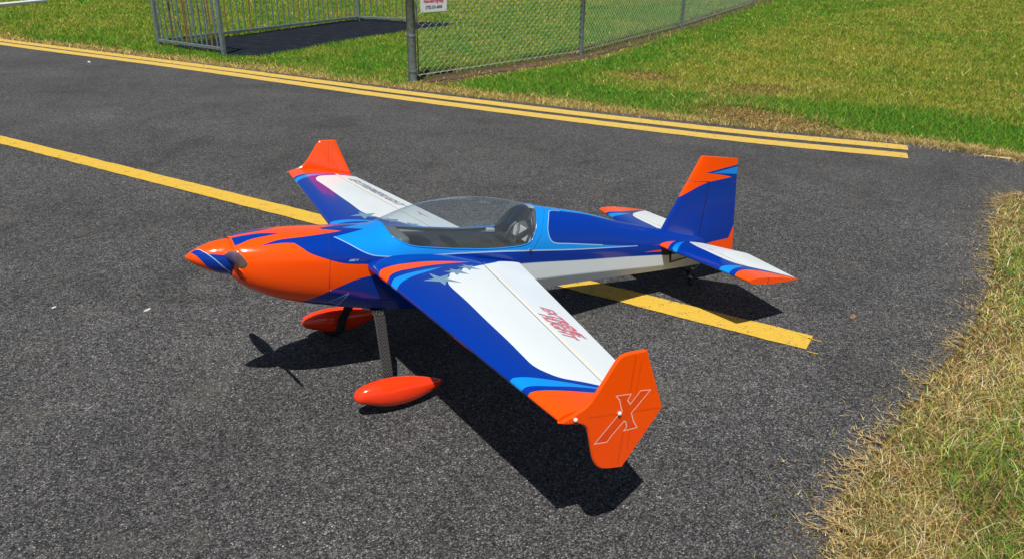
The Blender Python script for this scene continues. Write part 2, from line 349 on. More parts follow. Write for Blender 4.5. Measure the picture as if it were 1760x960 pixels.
# dark footpath through the railing
PATH = [(-1.30, -10.25), (-1.22, -9.92), (-1.55, -9.66), (-2.05, -9.75), (-3.25, -10.70), (-5.1, -11.95), (-6.3, -12.55), (-6.75, -13.2), (-5.95, -13.85), (-5.2, -14.75), (-2.75, -13.05), (-1.0, -11.6), (-.75, -11.3)]
P2 = smooth_loop(PATH, (), 4)
tag(link('path', mesh('path', [(a+random.uniform(-.03, .03), b+random.uniform(-.03, .03), .006) for a, b in P2], [tuple(range(len(P2)))], M['path'])), kind='structure')
kerb = box(0, 0, .04, 5, .14, .1, .02); kb = tag(link('kerb', from_bm('kerb', kerb, plain('white_kerb_paint', (.72, .74, .74), .7, noise=.12))), kind='structure')
kb.location = (2.4, -20.3, .015); kb.rotation_euler = (0, 0, math.radians(53))
# ---------------------------------------------------------------- grass
def vnoise(x, y, s, seed):
    g = np.random.default_rng(seed).random((64, 64)); x = x/s; y = y/s; xi = np.floor(x).astype(int); yi = np.floor(y).astype(int); fx = x-xi; fy = y-yi
    fx = fx*fx*(3-2*fx); fy = fy*fy*(3-2*fy); a = g[xi % 64, yi % 64]; b_ = g[(xi+1) % 64, yi % 64]; c = g[xi % 64, (yi+1) % 64]; dd = g[(xi+1) % 64, (yi+1) % 64]
    return (a*(1-fx)+b_*fx)*(1-fy)+(c*(1-fx)+dd*fx)*fy
def dist_line(x, y, L):
    L = np.array([(p[0], p[1]) for p in L]); best = np.full(x.shape, 1e9)
    for a, b_ in zip(L[:-1], L[1:]):
        e = b_-a; t = np.clip(((x-a[0])*e[0]+(y-a[1])*e[1])/(e@e+1e-12), 0, 1); best = np.minimum(best, (x-a[0]-t*e[0])**2+(y-a[1]-t*e[1])**2)
    return np.sqrt(best)
def inside(x, y, P):
    c = np.zeros(x.shape, bool); j = len(P)-1
    for i in range(len(P)):
        xi, yi = P[i][0], P[i][1]; xj, yj = P[j][0], P[j][1]
        with np.errstate(divide='ignore', invalid='ignore'): c ^= ((yi > y) != (yj > y)) & (x < (xj-xi)*(y-yi)/(yj-yi)+xi)
        j = i
    return c
def in_view(x, y, pad):
    dx, dy, dz = x-CX[0], y-CX[1], -CX[2]; z = -(dx*CB[0]+dy*CB[1]+dz*CB[2]); u = (dx*CR[0]+dy*CR[1]+dz*CR[2])/z; v_ = (dx*CU[0]+dy*CU[1]+dz*CU[2])/z
    return (z > .3) & (abs(u) < .671*pad) & (v_ < .366*pad) & (v_ > -.366*pad*1.1)
def blades(name, x, y, z0, h, w, lean, col, segs, label, kink=None):
    """n tapering blades in one mesh; lean = horizontal reach / height"""
    n = len(x); az = rng.random(n)*2*np.pi; la = rng.random(n)*2*np.pi
    sx_, sy_ = np.cos(az)*w/2, np.sin(az)*w/2; lx, ly = np.cos(la)*lean*h, np.sin(la)*lean*h
    rows = []
    for k in range(segs+1):
        t = k/segs; wx = (1-t)**.8; zz = z0+h*(t if segs == 1 else np.sin(t*np.pi/2)); q = t if segs == 1 else t*t*.75+t*.25
        px_, py_ = x+lx*q, y+ly*q
        if k < segs:
            rows += [np.stack([px_-sx_*wx, py_-sy_*wx, zz], 1), np.stack([px_+sx_*wx, py_+sy_*wx, zz], 1)]
        else: rows.append(np.stack([px_, py_, zz], 1))
    m_ = len(rows); V = np.stack(rows, 1).reshape(-1, 3); base = np.arange(n)*m_; T = []
    for k in range(segs-1):
        a = 2*k; T += [np.stack([base+a, base+a+1, base+a+3], 1), np.stack([base+a, base+a+3, base+a+2], 1)]
    a = 2*(segs-1); T.append(np.stack([base+a, base+a+1, base+a+2], 1)); T = np.concatenate(T)
    me = bpy.data.meshes.new(name); me.vertices.add(len(V)); me.vertices.foreach_set('co', V.astype(np.float32).ravel())
    me.loops.add(len(T)*3); me.loops.foreach_set('vertex_index', T.astype(np.int32).ravel())
    me.polygons.add(len(T)); me.polygons.foreach_set('loop_start', np.arange(0, len(T)*3, 3, dtype=np.int32)); me.polygons.foreach_set('loop_total', np.full(len(T), 3, np.int32))
    me.update(calc_edges=True)
    ca = me.color_attributes.new('tint', 'FLOAT_COLOR', 'POINT'); C4 = np.ones((n, m_, 4)); C4[:, :, :3] = col[:, None, :]; ca.data.foreach_set('color', C4.astype(np.float32).ravel())
    me.materials.append(M['grass']); o = link(name, me); return tag(o, label, 'grass', kind='stuff')
GREEN = np.array([[.075, .25, .020], [.12, .31, .035], [.050, .21, .045], [.20, .33, .040]]); OLIVE = np.array([[.33, .36, .050], [.40, .36, .075], [.25, .32, .045]])
STRAW = np.array([[.74, .56, .26], [.62, .43, .16], [.85, .68, .36], [.50, .32, .13]]); BROWN = np.array([[.32, .17, .085], [.50, .30, .18], [.19, .105, .055]])
def tints(pg, po, ps, n):
    """mix of living green, olive, straw and brown blades by probability"""
    r = rng.random(n); out = np.empty((n, 3)); k = rng.integers(0, 3, n)
    out[:] = BROWN[k]; a = r < pg+po+ps; out[a] = STRAW[rng.integers(0, 4, n)[a]]; a = r < pg+po; out[a] = OLIVE[k[a]]; a = r < pg; out[a] = GREEN[rng.integers(0, 4, n)[a]]
    return out*(.55+.75*rng.random((n, 1)))
FENCE = [(-2.95, -6.49), (-6.34, -7.69), (-10.9, -10.5), (-18.0, -15.3), (-27, -21.5)]
ss = lambda a, b, x: np.clip((x-a)/(b-a), 0, 1)**2*(3-2*np.clip((x-a)/(b-a), 0, 1))
N = 2100000                                            # lawn beyond the road; candidates by distance, thinned outward
dd = 6.0*np.exp(rng.random(N)*math.log(46/6.0)); ph = math.atan2(-CB[1], -CB[0])+(rng.random(N)-.5)*1.7
x = CX[0]+dd*np.cos(ph); y = CX[1]+dd*np.sin(ph)
LAWN = [(p.x, p.y) for p in FAR_EDGE]+[(-60, 4.2), (-60, -60), (13, -60)]
de = dist_line(x, y, FAR_EDGE); keep = in_view(x, y, 1.22) & (inside(x, y, LAWN) | (de < .04)) & ~inside(x, y, P2)
df_ = dist_line(x, y, FENCE); e = np.array(FENCE[1])-np.array(FENCE[0])
soil_strip = (df_ < .20+.34*vnoise(x, y, .3, 5)) & (y > -60) & (((x+2.95)*e[0]+(y+6.49)*e[1]) > .15)
keep &= ~(soil_strip & (rng.random(N) > .10)); keep &= ~((de < .12) & (rng.random(N) > .75))
x, y, dd, de, df_, soil_strip = (q[keep] for q in (x, y, dd, de, df_, soil_strip)); n = len(x)
inner = ((x+2.95)*e[1]-(y+6.49)*e[0]) < 0              # which side of the fence
inner = np.array([0.0]*n); sgn = (x+2.95)*e[1]-(y+6.49)*e[0]; ref = (-6-(-2.95)+0)*e[1]-(-3+6.49)*e[0]; inner = np.sign(sgn) != np.sign(ref)
n1 = vnoise(x, y, 1.7, 1); n2 = vnoise(x, y, .55, 2); n3 = vnoise(x, y, .2, 3)
lush = np.where(inner, .80-.25*ss(2.2, 7, df_)+.25*(n1-.5), np.maximum(1.0*ss(2.1, .9, de), .8*ss(2.2, .5, df_))+.30*(n1-.3)+.27)
lush = np.clip(lush+.55*(n2-.5)+.45*(n3-.5), 0, 1)
bare = 1.5*np.exp(-(((x+5.2)/.45)**2+((y+2.75)/.75)**2))+.8*np.exp(-(((x+5.95)/.35)**2+((y+5.55)/.5)**2))+.55*np.exp(-(((x+6.5)/.8)**2+((y+4.1)/.5)**2))
edge = ss(.55, .12, de+.35*(n2-.5)); edge = np.maximum(edge, np.clip(1.25*bare, 0, 1)); edge = np.maximum(edge, ss(.6, .25, df_)*(~inner)*.8)
pg = lush*(1-edge)*.9; po = (1-lush)*(1-edge)*.60+.04; ps = (1-pg-po)*np.where(bare > .3, .30, .72); dryl = (1-edge)*.38*(1-pg-po); po = po+dryl; ps = ps*(1-.38*(1-edge))
col = tints(pg, po, ps, n)*np.array([.97, 1.05, .74])*(.5+rng.random((n, 1)))*1.1; big = np.clip(dd/8, 1, 3.2)
h = (.020+.028*rng.random(n))*(.75+.5*n2)*np.where(edge > .5, .7, 1)*np.where(bare > .4, .55, 1)*np.sqrt(big); w = (.0042+.0028*rng.random(n))*big; print('LAWN', n)
blades('lawn_grass', x, y, -.012, h, w, .35+1.2*rng.random(n), col, 1, 'patchy green and yellowed mown lawn beyond the double yellow lines')
# tufts along the far edge, coarser and dry
N = 26000; k = rng.integers(0, len(FAR_EDGE)-1, N); fe = np.array([(p.x, p.y) for p in FAR_EDGE]); t = rng.random(N)[:, None]; q = fe[k]*(1-t)+fe[k+1]*t+rng.normal(0, .10, (N, 2))
q = q[(inside(q[:, 0], q[:, 1], LAWN) | (rng.random(N) < .12)) & in_view(q[:, 0], q[:, 1], 1.2)]; n = len(q); dc = np.hypot(q[:, 0]-CX[0], q[:, 1]-CX[1])
blades('verge_grass', q[:, 0], q[:, 1], -.01, .02+.035*rng.random(n), (.004+.003*rng.random(n))*np.clip(dc/8, 1, 2.5), .6+1.6*rng.random(n), tints(np.full(n, .10), np.full(n, .15), np.full(n, .6), n), 2, 'dry straw fringe of grass along the far edge of the asphalt')
# coarse near verge at the right
NEARP = [(p.x, p.y) for p in NEAR_EDGE if -6.3 < p.x < .35 and p.y < 5.1]; VERGE = NEARP+[(-1.5, 5.0), (-4.0, 4.2), (-6.4, 3.2)]
N = 1000000; x = rng.uniform(-6.4, .3, N); y = rng.uniform(-.2, 4.2, N); de = dist_line(x, y, NEARP); inn = inside(x, y, VERGE); nz = vnoise(x, y, .16, 9); nz2 = vnoise(x, y, .5, 10); nz3 = vnoise(x, y, 1.1, 12)
keep = in_view(x, y, 1.3) & ((inn & (de > .03*(nz-.35))) | (~inn & (de < .03*nz**2+.08*ss(.72, .9, nz))))
x, y, de, inn, nz, nz2, nz3 = (q[keep] for q in (x, y, de, inn, nz, nz2, nz3)); dc = np.hypot(np.hypot(x-CX[0], y-CX[1]), 1.6); k = rng.random(len(x)) < np.clip(2.6/dc, 0, 1)**1.2
x, y, de, inn, nz, nz2, nz3, dc = (q[k] for q in (x, y, de, inn, nz, nz2, nz3, dc)); n = len(x)
lv = np.clip(.65*ss(.06, .5, de)+1.2*(nz2-.5)+.6*(nz3-.55)+.20, .08, .9); br = np.clip((vnoise(x, y, .35, 21)-.5)*1.6, 0, .5)
col = tints(lv*.75, .12+lv*.25, (1-lv)*.75-br*.6, n)
h = (.008+.034*rng.random(n)**1.8)*np.where(inn, .55+.6*ss(0, .35, de)+.4*nz2, .4); w = (.0017+.0015*rng.random(n))*np.clip(dc/2.6, 1, 1.8)
print('VERGE blades', n)
col = np.clip(col*(.35+1.5*rng.random((n, 1)))*1.1, 0, .95)
blades('verge_grass', x, y, -.010, h, w, .5+2.6*rng.random(n)**1.3, col, 3, 'coarse straw and green grass verge at the right edge of the asphalt')
N = 9000; k = rng.integers(6, len(NEARP)-2, N); ne = np.array(NEARP); t = rng.random(N)[:, None]; q = ne[k]*(1-t)+ne[k-1]*t+rng.normal(0, 1, (N, 2))*(.02+.16*rng.random((N, 1))**2); q = q[~inside(q[:, 0], q[:, 1], VERGE)]; n = len(q)
blades('grass_clippings', q[:, 0], q[:, 1], .003, .003+.004*rng.random(n), .0018+.0014*rng.random(n), 3+5*rng.random(n), tints(np.full(n, .05), np.full(n, .1), np.full(n, .7), n), 1, 'loose dry clippings scattered on asphalt beside the right verge')
# runners creeping out over the asphalt
ne = np.array(NEARP); RV = []; RF = []
for i in range(150):
    k = random.randint(12, len(NEARP)-16); p = Vector((*NEARP[k], 0)); dtan = Vector((*NEARP[k+1], 0))-Vector((*NEARP[k-1], 0)); out_ = Vector((-dtan.y, dtan.x, 0)).normalized()
    if inside(np.array([p.x+out_.x*.05]), np.array([p.y+out_.y*.05]), VERGE)[0]: out_ = -out_
    ln = random.uniform(.04, .15); a = random.uniform(-.9, .9); out_ = Matrix.Rotation(a, 3, 'Z') @ out_; pts = []; z = .010
    for s_ in range(5):
        pts.append(p-out_*.04+out_*ln*s_/4+Vector((random.uniform(-.006, .006), random.uniform(-.006, .006), .008+.012*math.sin(s_/4*math.pi)*random.random())))
    V, F = tube(pts, [.0016, .0015, .0013, .001, .0006], 3, False); k0 = len(RV); RV += V; RF += [tuple(j+k0 for j in f) for f in F]
    for s_ in range(1, 5):
        for q_ in range(2):
            c = pts[s_]; dr = Matrix.Rotation(random.uniform(-1.2, 1.2), 3, 'Z') @ out_; l_ = random.uniform(.015, .04); sd = Vector((-dr.y, dr.x, 0))*.0016; k0 = len(RV)
            RV += [c-sd, c+sd, c+dr*l_+Vector((0, 0, random.uniform(-.004, .014)))]; RF.append((k0, k0+1, k0+2))
me = mesh('grass_runner', RV, RF, M['grass']); ca = me.color_attributes.new('tint', 'FLOAT_COLOR', 'POINT')
cc = np.ones((len(RV), 4)); cc[:, :3] = np.array([.70, .53, .25])*(.5+.8*rng.random((len(RV), 1))); ca.data.foreach_set('color', cc.astype(np.float32).ravel())
tag(link('grass_runner', me), 'dry runners of grass creeping from the right verge onto asphalt', 'grass', kind='stuff')
# ---------------------------------------------------------------- chain link fence
fence = tag(empty('chain_link_fence', (-2.95, -6.49, 0)), 'galvanised chain link fence running away beside the lawn', 'fence')
F0 = Vector((-2.95, -6.49, 0)); PITCH, VP, HGT = .0605, .092, 1.75
def strand(sign):
    pts = []; k = int(HGT/(VP/2))
    for i in range(k+1):
        s_ = 1 if (i % 2 == 0) else -1
        pts += [(sign*s_*PITCH*.46, .004*sign*s_, i*VP/2-.006), (sign*s_*PITCH*.52, -.004*sign*s_, i*VP/2+.006)]
    V, F = tube(pts, .0024, 4, False); return mesh('wire', V, F, M['wire'], True)
SA, SB = strand(1), strand(-1); cnt = 0
for a, b_ in zip(FENCE[:-1], FENCE[1:]):
    a = Vector((*a, 0)); b_ = Vector((*b_, 0)); L_ = (b_-a).length; ang = math.atan2(b_.y-a.y, b_.x-a.x); nst = int(L_/PITCH)
    for i in range(nst):
        if cnt >= 296: break
        p = a.lerp(b_, (i+.5)/nst)-F0; o = link('wire', SA if cnt % 2 else SB, fence, (p.x, p.y, .045)); o.rotation_euler = (0, 0, ang); cnt += 1
def post(loc, r, hgt, collars):
    prof = [(r, -.1), (r, hgt), (r*1.12, hgt+.002), (r*1.12, hgt+.03), (r*.7, hgt+.06), (0.001, hgt+.075)]
    V = []; F = []; nn = 20
    for q_ in prof:
        for j in range(nn): V.append((q_[0]*math.cos(2*math.pi*j/nn), q_[0]*math.sin(2*math.pi*j/nn), q_[1]))
    for i in range(len(prof)-1):
        for j in range(nn): F.append((i*nn+j, i*nn+(j+1) % nn, (i+1)*nn+(j+1) % nn, (i+1)*nn+j))
    p = link('post', mesh('post', V, F, M['galv'], True), fence, tuple(Vector((*loc, 0))-F0))
    for z in collars:
        V, F = tube([(0, 0, z-.014), (0, 0, z+.014)], r+.006, 20); link('band_clamp', mesh('band_clamp', V, F, M['galv'], False), p)
        link('bolt', from_bm('bolt', box(r+.012, -.01, z, .02, .012, .012, .002), M['galv']), p)
    return p
post(FENCE[0], .056, 1.85, (.13, .56, 1.0, 1.45))
for q_ in FENCE[1:4]: post(q_, .036, 1.82, (.3, 1.2))
pts = [Vector((*p, 1.79))-F0 for p in FENCE[:4]]; link('top_rail', tube_mesh('top_rail', pts, .021, M['galv']), fence)
pts = [Vector((*p, .07))-F0+Vector((0, .02, 0)) for p in FENCE[:4]]; link('tension_wire', tube_mesh('tension_wire', pts, .0025, M['wire'], 5), fence)
pts = [Vector((-3.045, -6.52, .06))-F0, Vector((-3.045, -6.52, 1.75))-F0]; link('tension_bar', tube_mesh('tension_bar', pts, .007, M['galv'], 6), fence)
# ---------------------------------------------------------------- sign on the fence
def text_tris(body, size, shear=0.0, offset=0.0, bold=1.0):
    cu = bpy.data.curves.new('t', 'FONT'); cu.body = body; cu.size = size; cu.shear = shear; cu.offset = offset; cu.resolution_u = 4; cu.space_character = bold
    o = bpy.data.objects.new('t', cu); COL.objects.link(o); dg = bpy.context.evaluated_depsgraph_get(); dg.update(); me = o.evaluated_get(dg).to_mesh(); me.calc_loop_triangles()
    V = [(v.co.x, v.co.y) for v in me.vertices]; T = [tuple(t.vertices) for t in me.loop_triangles]; o.evaluated_get(dg).to_mesh_clear(); bpy.data.objects.remove(o); bpy.data.curves.remove(cu); return V, T
a = Vector((*FENCE[0], 0)); b_ = Vector((*FENCE[1], 0)); ud = (b_-a).normalized(); nd = Vector((-ud.y, ud.x, 0));
if nd.dot(Vector(CX)-a) < 0: nd = -nd
SW, SH = .45, .60; sc_ = a+ud*.37+nd*.03; sign_rot = math.atan2(ud.y, ud.x)
SZ = .815
sg = tag(empty('fence_sign', (sc_.x, sc_.y, SZ), (0, 0, sign_rot)), 'white notice with red and grey lettering wired to the fence', 'sign')
fl = 1 if (Matrix.Rotation(sign_rot, 3, 'Z') @ Vector((0, 1, 0))).dot(nd) > 0 else -1
link('panel', from_bm('panel', box(0, 0, SH/2, SW, .004, SH, .001), plain('white_sign_enamel', (.74, .76, .80), .4, noise=.05, scale=8)), sg)
def sign_text(body, size, z, m, xoff=0.0):
    V, T = text_tris(body, size, 0, .0025); wd = max(v[0] for v in V)-min(v[0] for v in V); mn = min(v[0] for v in V)
    link('lettering', mesh('lettering', [(-fl*(v[0]-mn-wd/2)+xoff, fl*.0035, z+v[1]) for v in V], T, m), sg)
sign_text('Non-Emergency', .052, .112, M['crimson']); sign_text('(772) 231-6000', .046, .042, M['slate']); sign_text('IN CASE OF', .05, .36, M['slate']); sign_text('EMERGENCY', .062, .27, M['crimson']); sign_text('CALL 911', .06, .19, M['crimson'])
for sx_ in (-1, 1):
    for z in (.02, SH-.02): link('tie_wire', tube_mesh('tie_wire', [(sx_*(SW/2-.02), fl*.006, z), (sx_*(SW/2-.02), -fl*.03, z-.012), (sx_*(SW/2-.035), -fl*.035, z), (sx_*(SW/2-.02), fl*.006, z+.004)], .0022, M['black'], 5), sg)
# ---------------------------------------------------------------- steel railing with vertical bars
rail = tag(empty('steel_railing', (-.6, -11.5, 0)), 'grey steel railing of upright bars around the dark footpath', 'railing'); R0 = Vector((-.6, -11.5, 0))
barm = {k: from_bm('bar', box(0, 0, .63, .02, .02, 1.12, .003), M[k]) for k in ('galv', 'rust')}
def panel(a, b_, zb, ht, gap, endposts=(1, 1)):
    a = Vector((*a, 0)); b_ = Vector((*b_, 0)); L_ = (b_-a).length; ang = math.atan2(b_.y-a.y, b_.x-a.x); mid = (a+b_)/2-R0
    for z, th in ((zb, .045), (ht, .045)):
        o = link('rail', from_bm('rail', box(0, 0, 0, L_, .045, th, .004), M['galv']), rail, (mid.x, mid.y, z)); o.rotation_euler = (0, 0, ang)
    k = int(L_/gap)
    for i in range(1, k):
        p = a.lerp(b_, i/k)-R0; o = link('bar', barm['rust' if random.random() < .12 else 'galv'], rail, (p.x, p.y, zb+.02-.07)); o.rotation_euler = (0, 0, ang)
    for f_, q_ in zip(endposts, (a, b_)):
        if f_: p = q_-R0; o = link('post', from_bm('post', box(0, 0, .62, .06, .06, 1.30, .005), M['galv']), rail, (p.x, p.y, 0)); o.rotation_euler = (0, 0, ang)
panel((-.60, -11.50), (-1.32, -9.97), .085, 1.2, .125, (1, 1))
panel((-.72, -11.55), (-5.05, -14.45), .085, 1.2, .145, (0, 1))
panel((-5.05, -14.45), (-5.85, -13.50), .085, 1.2, .145, (0, 1))
# ---------------------------------------------------------------- litter on the asphalt
def scrap(name, label, cat, loc, sz, m, seed):
    r_ = random.Random(seed); bm = bmesh.new(); bmesh.ops.create_icosphere(bm, subdivisions=2, radius=1)
    for v in bm.verts: v.co = Vector((v.co.x*sz[0], v.co.y*sz[1], v.co.z*sz[2]))*(.75+.5*r_.random())
    o = link(name, from_bm(name, bm, m)); o.location = (*loc, sz[2]*.7); o.rotation_euler = (0, 0, r_.random()*6); return tag(o, label, cat)
M['chalk'] = plain('chalky_stone', (.55, .55, .54), .9, noise=.2)
scrap('paper_scrap', 'white scrap lying on asphalt left of the red wheel fairings', 'litter', (.74, -1.0), (.022, .009, .002), M['chalk'], 1)
scrap('pebble', 'small white pebble on asphalt near the railing and double yellow lines', 'stone', (.52, -9.88), (.026, .018, .012), M['chalk'], 2)
scrap('pebble', 'tiny pale pebble on open asphalt farthest left of the airplane', 'stone', (1.12, -1.23), (.010, .008, .004), M['chalk'], 3)
scrap('leaf_scrap', 'brown leaf scrap on asphalt between tail tip and verge', 'litter', (-2.17, .65), (.030, .012, .003), M['rust'], 4)
scrap('twig', 'pale bent twig on asphalt by the far bend', 'litter', (-5.86, -.80), (.12, .011, .006), M['ply'], 5)
# ---------------------------------------------------------------- the model airplane (own frame: x forward, y left, z up)
PT = math.radians(9.5)
plane = tag(empty('model_airplane', (-.056, 0, 0), (0, -PT, 0)), 'orange, blue and white model aerobatic airplane parked on the asphalt', 'model airplane')
OFF = (.49*math.sin(PT), 0, .49*math.cos(PT))
def pchip(xs, ys):
    n = len(xs); h = [xs[i+1]-xs[i] for i in range(n-1)]; d = [(ys[i+1]-ys[i])/h[i] for i in range(n-1)]
    m = [d[0]]+[0 if d[i-1]*d[i] <= 0 else (3*(h[i-1]+h[i]))/((2*h[i]+h[i-1])/d[i-1]+(h[i]+2*h[i-1])/d[i]) for i in range(1, n-1)]+[d[-1]]
    def f(x):
        if x <= xs[0]: return ys[0]
        if x >= xs[-1]: return ys[-1]
        i = max(k for k in range(n-1) if xs[k] <= x); t = (x-xs[i])/h[i]
        return (2*t**3-3*t*t+1)*ys[i]+(t**3-2*t*t+t)*h[i]*m[i]+(-2*t**3+3*t*t)*ys[i+1]+(t**3-t*t)*h[i]*m[i+1]
    return f
def table(pairs):
    p = sorted(pairs); return pchip([a for a, b in p], [b for a, b in p])
H_TOP = table([(.55,.070),(.53,.075),(.50,.081),(.45,.089),(.38,.096),(.30,.100),(.20,.103),(.10,.108),(.02,.116),(-.02,.134),(-.06,.156),(-.106,.178),(-.18,.204),(-.252,.219),(-.33,.230),(-.41,.234),(-.5,.231),(-.58,.222),(-.70,.204),(-.95,.177),(-1.2,.131),(-1.45,.098),(-1.6,.082),(-1.75,.07)])
H_B = table([(.55,.078),(.53,.092),(.50,.103),(.45,.116),(.38,.127),(.30,.134),(.20,.139),(0,.142),(-.3,.142),(-.6,.136),(-.9,.115),(-1.2,.086),(-1.45,.062),(-1.6,.044),(-1.75,.02)])
H_M = table([(.55,.0),(.2,.005),(0,.015),(-.3,.03),(-.6,.03),(-1.0,.015),(-1.75,.0)])
H_BOT = table([(.55,-.074),(.53,-.088),(.50,-.105),(.45,-.13),(.38,-.155),(.33,-.168),(.22,-.188),(.1,-.201),(0,-.203),(-.2,-.197),(-.5,-.168),(-.75,-.142),(-1.0,-.124),(-1.25,-.110),(-1.45,-.100),(-1.75,-.085)])
H_E = table([(.55,-.05),(.0,-.15),(-.3,-.125),(-.69,-.088),(-.93,-.079),(-1.45,-.071),(-1.75,-.06)])
H_N = table([(.55,2.1),(.3,2.5),(.1,2.3),(-.1,2.0),(-.7,2.0),(-1.75,2.0)])
H_K = table([(.2,0.0),(-.25,1.0),(-1.75,1.0)])
def hull(u, t):
    b = H_B(u); wm = H_M(u)
    if t <= .5:
        a = t*math.pi; n = H_N(u)
        return (u, b*abs(math.sin(a))**(2/n), wm+(H_TOP(u)-wm)*abs(math.cos(a))**(2/n))
    s = (t-.5)*2; a = s*math.pi/2; n = 2.5; wb = H_BOT(u); we = H_E(u); k = H_K(u)
    sy = b*abs(math.cos(a))**(2/n); sw = wm+(wb-wm)*abs(math.sin(a))**(2/n)
    if s < .45: f = s/.45; py, pw = b*(1-.03*f), wm+(we-wm)*f
    elif s < .7: f = (s-.45)/.25; py, pw = b*(.97-.17*f), we+(wb-we)*f
    else: f = (s-.7)/.3; py, pw = b*.80*(1-f), wb
    return (u, sy*(1-k)+py*k, sw*(1-k)+pw*k)
SP_R = table([(.55,.063),(.56,.063),(.60,.055),(.64,.040),(.67,.024),(.69,.009),(.698,.0)])
# --- fuselage
sky_low = [(.2033,.1551),(.1595,.2578),(.1137,.3556),(.0741,.4105),(.0325,.432),(-.0467,.4558),(-.1612,.4749),(-.2716,.4773),(-.4528,.4726),(-.6361,.4702),(-.8381,.4606),(-1.0818,.4368),(-1.2547,.4129)]
sky_tail = [(-1.0298,.4129),(-.8361,.4105),(-.7611,.4105),(-.7298,.3914),(-.7152,.3389),(-.7153,.2721),(-.7361,.1551),(-.7500,.0990),(-.775,.0720),(-.8123,.0668),(-.9402,.0597),(-1.0818,.0477),(-1.2,-.03)]
sky_nose = [(.1845,-.03),(.1449,.0024),(.0741,.0501),(.1449,.1098)]
can_raw = [(-.004,-.03),(-.004,.0095),(-.0029,.1074),(-.0113,.2196),(-.0321,.2912),(-.0654,.358),(-.1237,.4057),(-.2341,.4391),(-.3200,.4500),(-.4174,.4545),(-.5299,.4439),(-.5900,.4290),(-.6200,.4040),(-.6400,.3500),(-.6540,.2800),(-.6660,.1850),(-.6800,.0800),(-.6880,-.03)]
canopy_poly = [tuple(p) for p in catmull(can_raw, 5)]
orange_nose = [(.57,-.03),(.57,1.03),(.345,1.03),(.3153,.895),(.2886,.7733),(.2262,.6563),(.1574,.5895),(.1095,.5645),(.0595,.5537),(.03,.53),(.0575,.506),(.1387,.4964),(.1908,.4797),(.2491,.4344),(.3011,.3723),(.3250,.3126),(.352,.2351),(.3824,.2263),(.424,.2339),(.4678,.2482),(.4303,.2029),(.3928,.1695),(.297,.1313),(.1637,.0597),(.2178,.0191),(.2991,-.03)]
front_blue = [(.57,.03),(.57,.25),(.5365,.205),(.4948,.135),(.4407,.098),(.3886,.0644),(.43,.035),(.4719,.024)]
white_low = [(-.2529,.5155),(-.3987,.5298),(-.5882,.5728),(-.9006,.5656),(-1.2068,.5533),(-1.4151,.5561),(-1.80,.56),(-1.80,1.03),(-.3,1.03),(-.22,.7)]
tail_dart = [(-1.3047,.5036),(-1.3547,.4893),(-1.42,.4757),(-1.42,.5036)]
tri = [(.255,.965),(.225,.82),(.1928,.7422),(.147,.6659),(.1637,.7446),(.178,.87),(.20,.965)]
sky_low = [tuple(p) for p in catmull(sky_low, 5)]; white_low = rounded(white_low, .45); sky_tail = [tuple(p) for p in catmull(sky_tail, 4)]
orange_nose = rounded(orange_nose, .45); front_blue = rounded(front_blue, .45); tri = rounded(tri, .45)
UF = table([(0,.55),(.2,.546),(.35,.534),(.434,.524),(.54,.507),(.666,.488),(.8,.474),(.9,.466),(1,.463)])
sk = Skin()
hp = [(M['orange'], orange_nose), (M['blue'], front_blue), (M['pale'], offset_poly([(a, b*.5) for a, b in tri], .0025)), (M['midblue'], [(a, b*.5) for a, b in tri]), (M['sky'], sky_low+sky_tail+sky_nose),
      (M['pale'], stroke(sky_low, .004, .45)), (M['pale'], stroke(sky_tail[0:37], .003, .45)), (M['white'], white_low), (M['pale'], stroke([(-.3987,.5298),(-.5882,.5728),(-.9006,.5656),(-1.2068,.5533),(-1.4151,.5561)], .003, .45)), (M['orange'], tail_dart),
      (M['seam'], stroke([(.2235, -.02), (.2262, .2), (.2300, .4678), (.2220, .6492), (.2100, .8926), (.205, 1.02)], .0016, .45)),
      (M['seam'], stroke([(-.6361, .463), (-.6736, .3556), (-.6965, .2291), (-.7250, .09), (-.7361, -.02)], .0016, .45)), (None, canopy_poly)]
hp[2] = (M['pale'], [(a, b*2) for a, b in hp[2][1]]); hp[3] = (M['midblue'], tri)
for sgn_ in (1, -1):
    sk.add(lambda u, t: (hull(u, t)[0], sgn_*hull(u, t)[1], hull(u, t)[2]), [(UF(i/24), i/24) for i in range(25)]+[(-1.75, 1), (-1.75, 0)], M['blue'], hp, 110, 44, (1, .45), flip=(sgn_ > 0))
fus = sk.build('fuselage', plane, OFF)
# cowl front with cooling intakes
def loop_at(u, k, uc=None, n=40, wc=0.0):
    out = []
    for i in range(n):
        t = i/n*2; p = hull(u, t if t <= 1 else 2-t); out.append(Vector((u if uc is None else uc, (p[1] if t <= 1 else -p[1])*k, wc+(p[2]-wc)*k)))
    return out
n = 48; R_ = []
for f_ in (0, .04, .3, .6, .88, 1.0):
    row = []
    for i in range(n):
        t = i/n*2; tt = t if t <= 1 else 2-t; sg_ = 1 if t <= 1 else -1; u0 = UF(tt); p = hull(u0, tt); q = (.549, .066*math.sin(tt*math.pi), .066*math.cos(tt*math.pi)); bl = .012*math.sin(f_*math.pi)
        row.append(Vector((p[0]+(q[0]-p[0])*f_+bl*.6+(.002 if f_ == .04 else 0), sg_*(p[1]+(q[1]-p[1])*f_), p[2]+(q[2]-p[2])*f_-bl*.5*(tt > .5)*(tt-.5)*2)))
    R_.append(row)
R_.append([Vector((.50, p.y*.9, p.z*.9)) for p in R_[-1]])
V = [p for r in R_ for p in r]; F = [(i*n+j, i*n+(j+1) % n, (i+1)*n+(j+1) % n, (i+1)*n+j) for i in range(len(R_)-1) for j in range(n)]
F.append(tuple((len(R_)-1)*n+j for j in range(n))[::-1]); fm = [0]*(5*n)+[1]*n+[1]
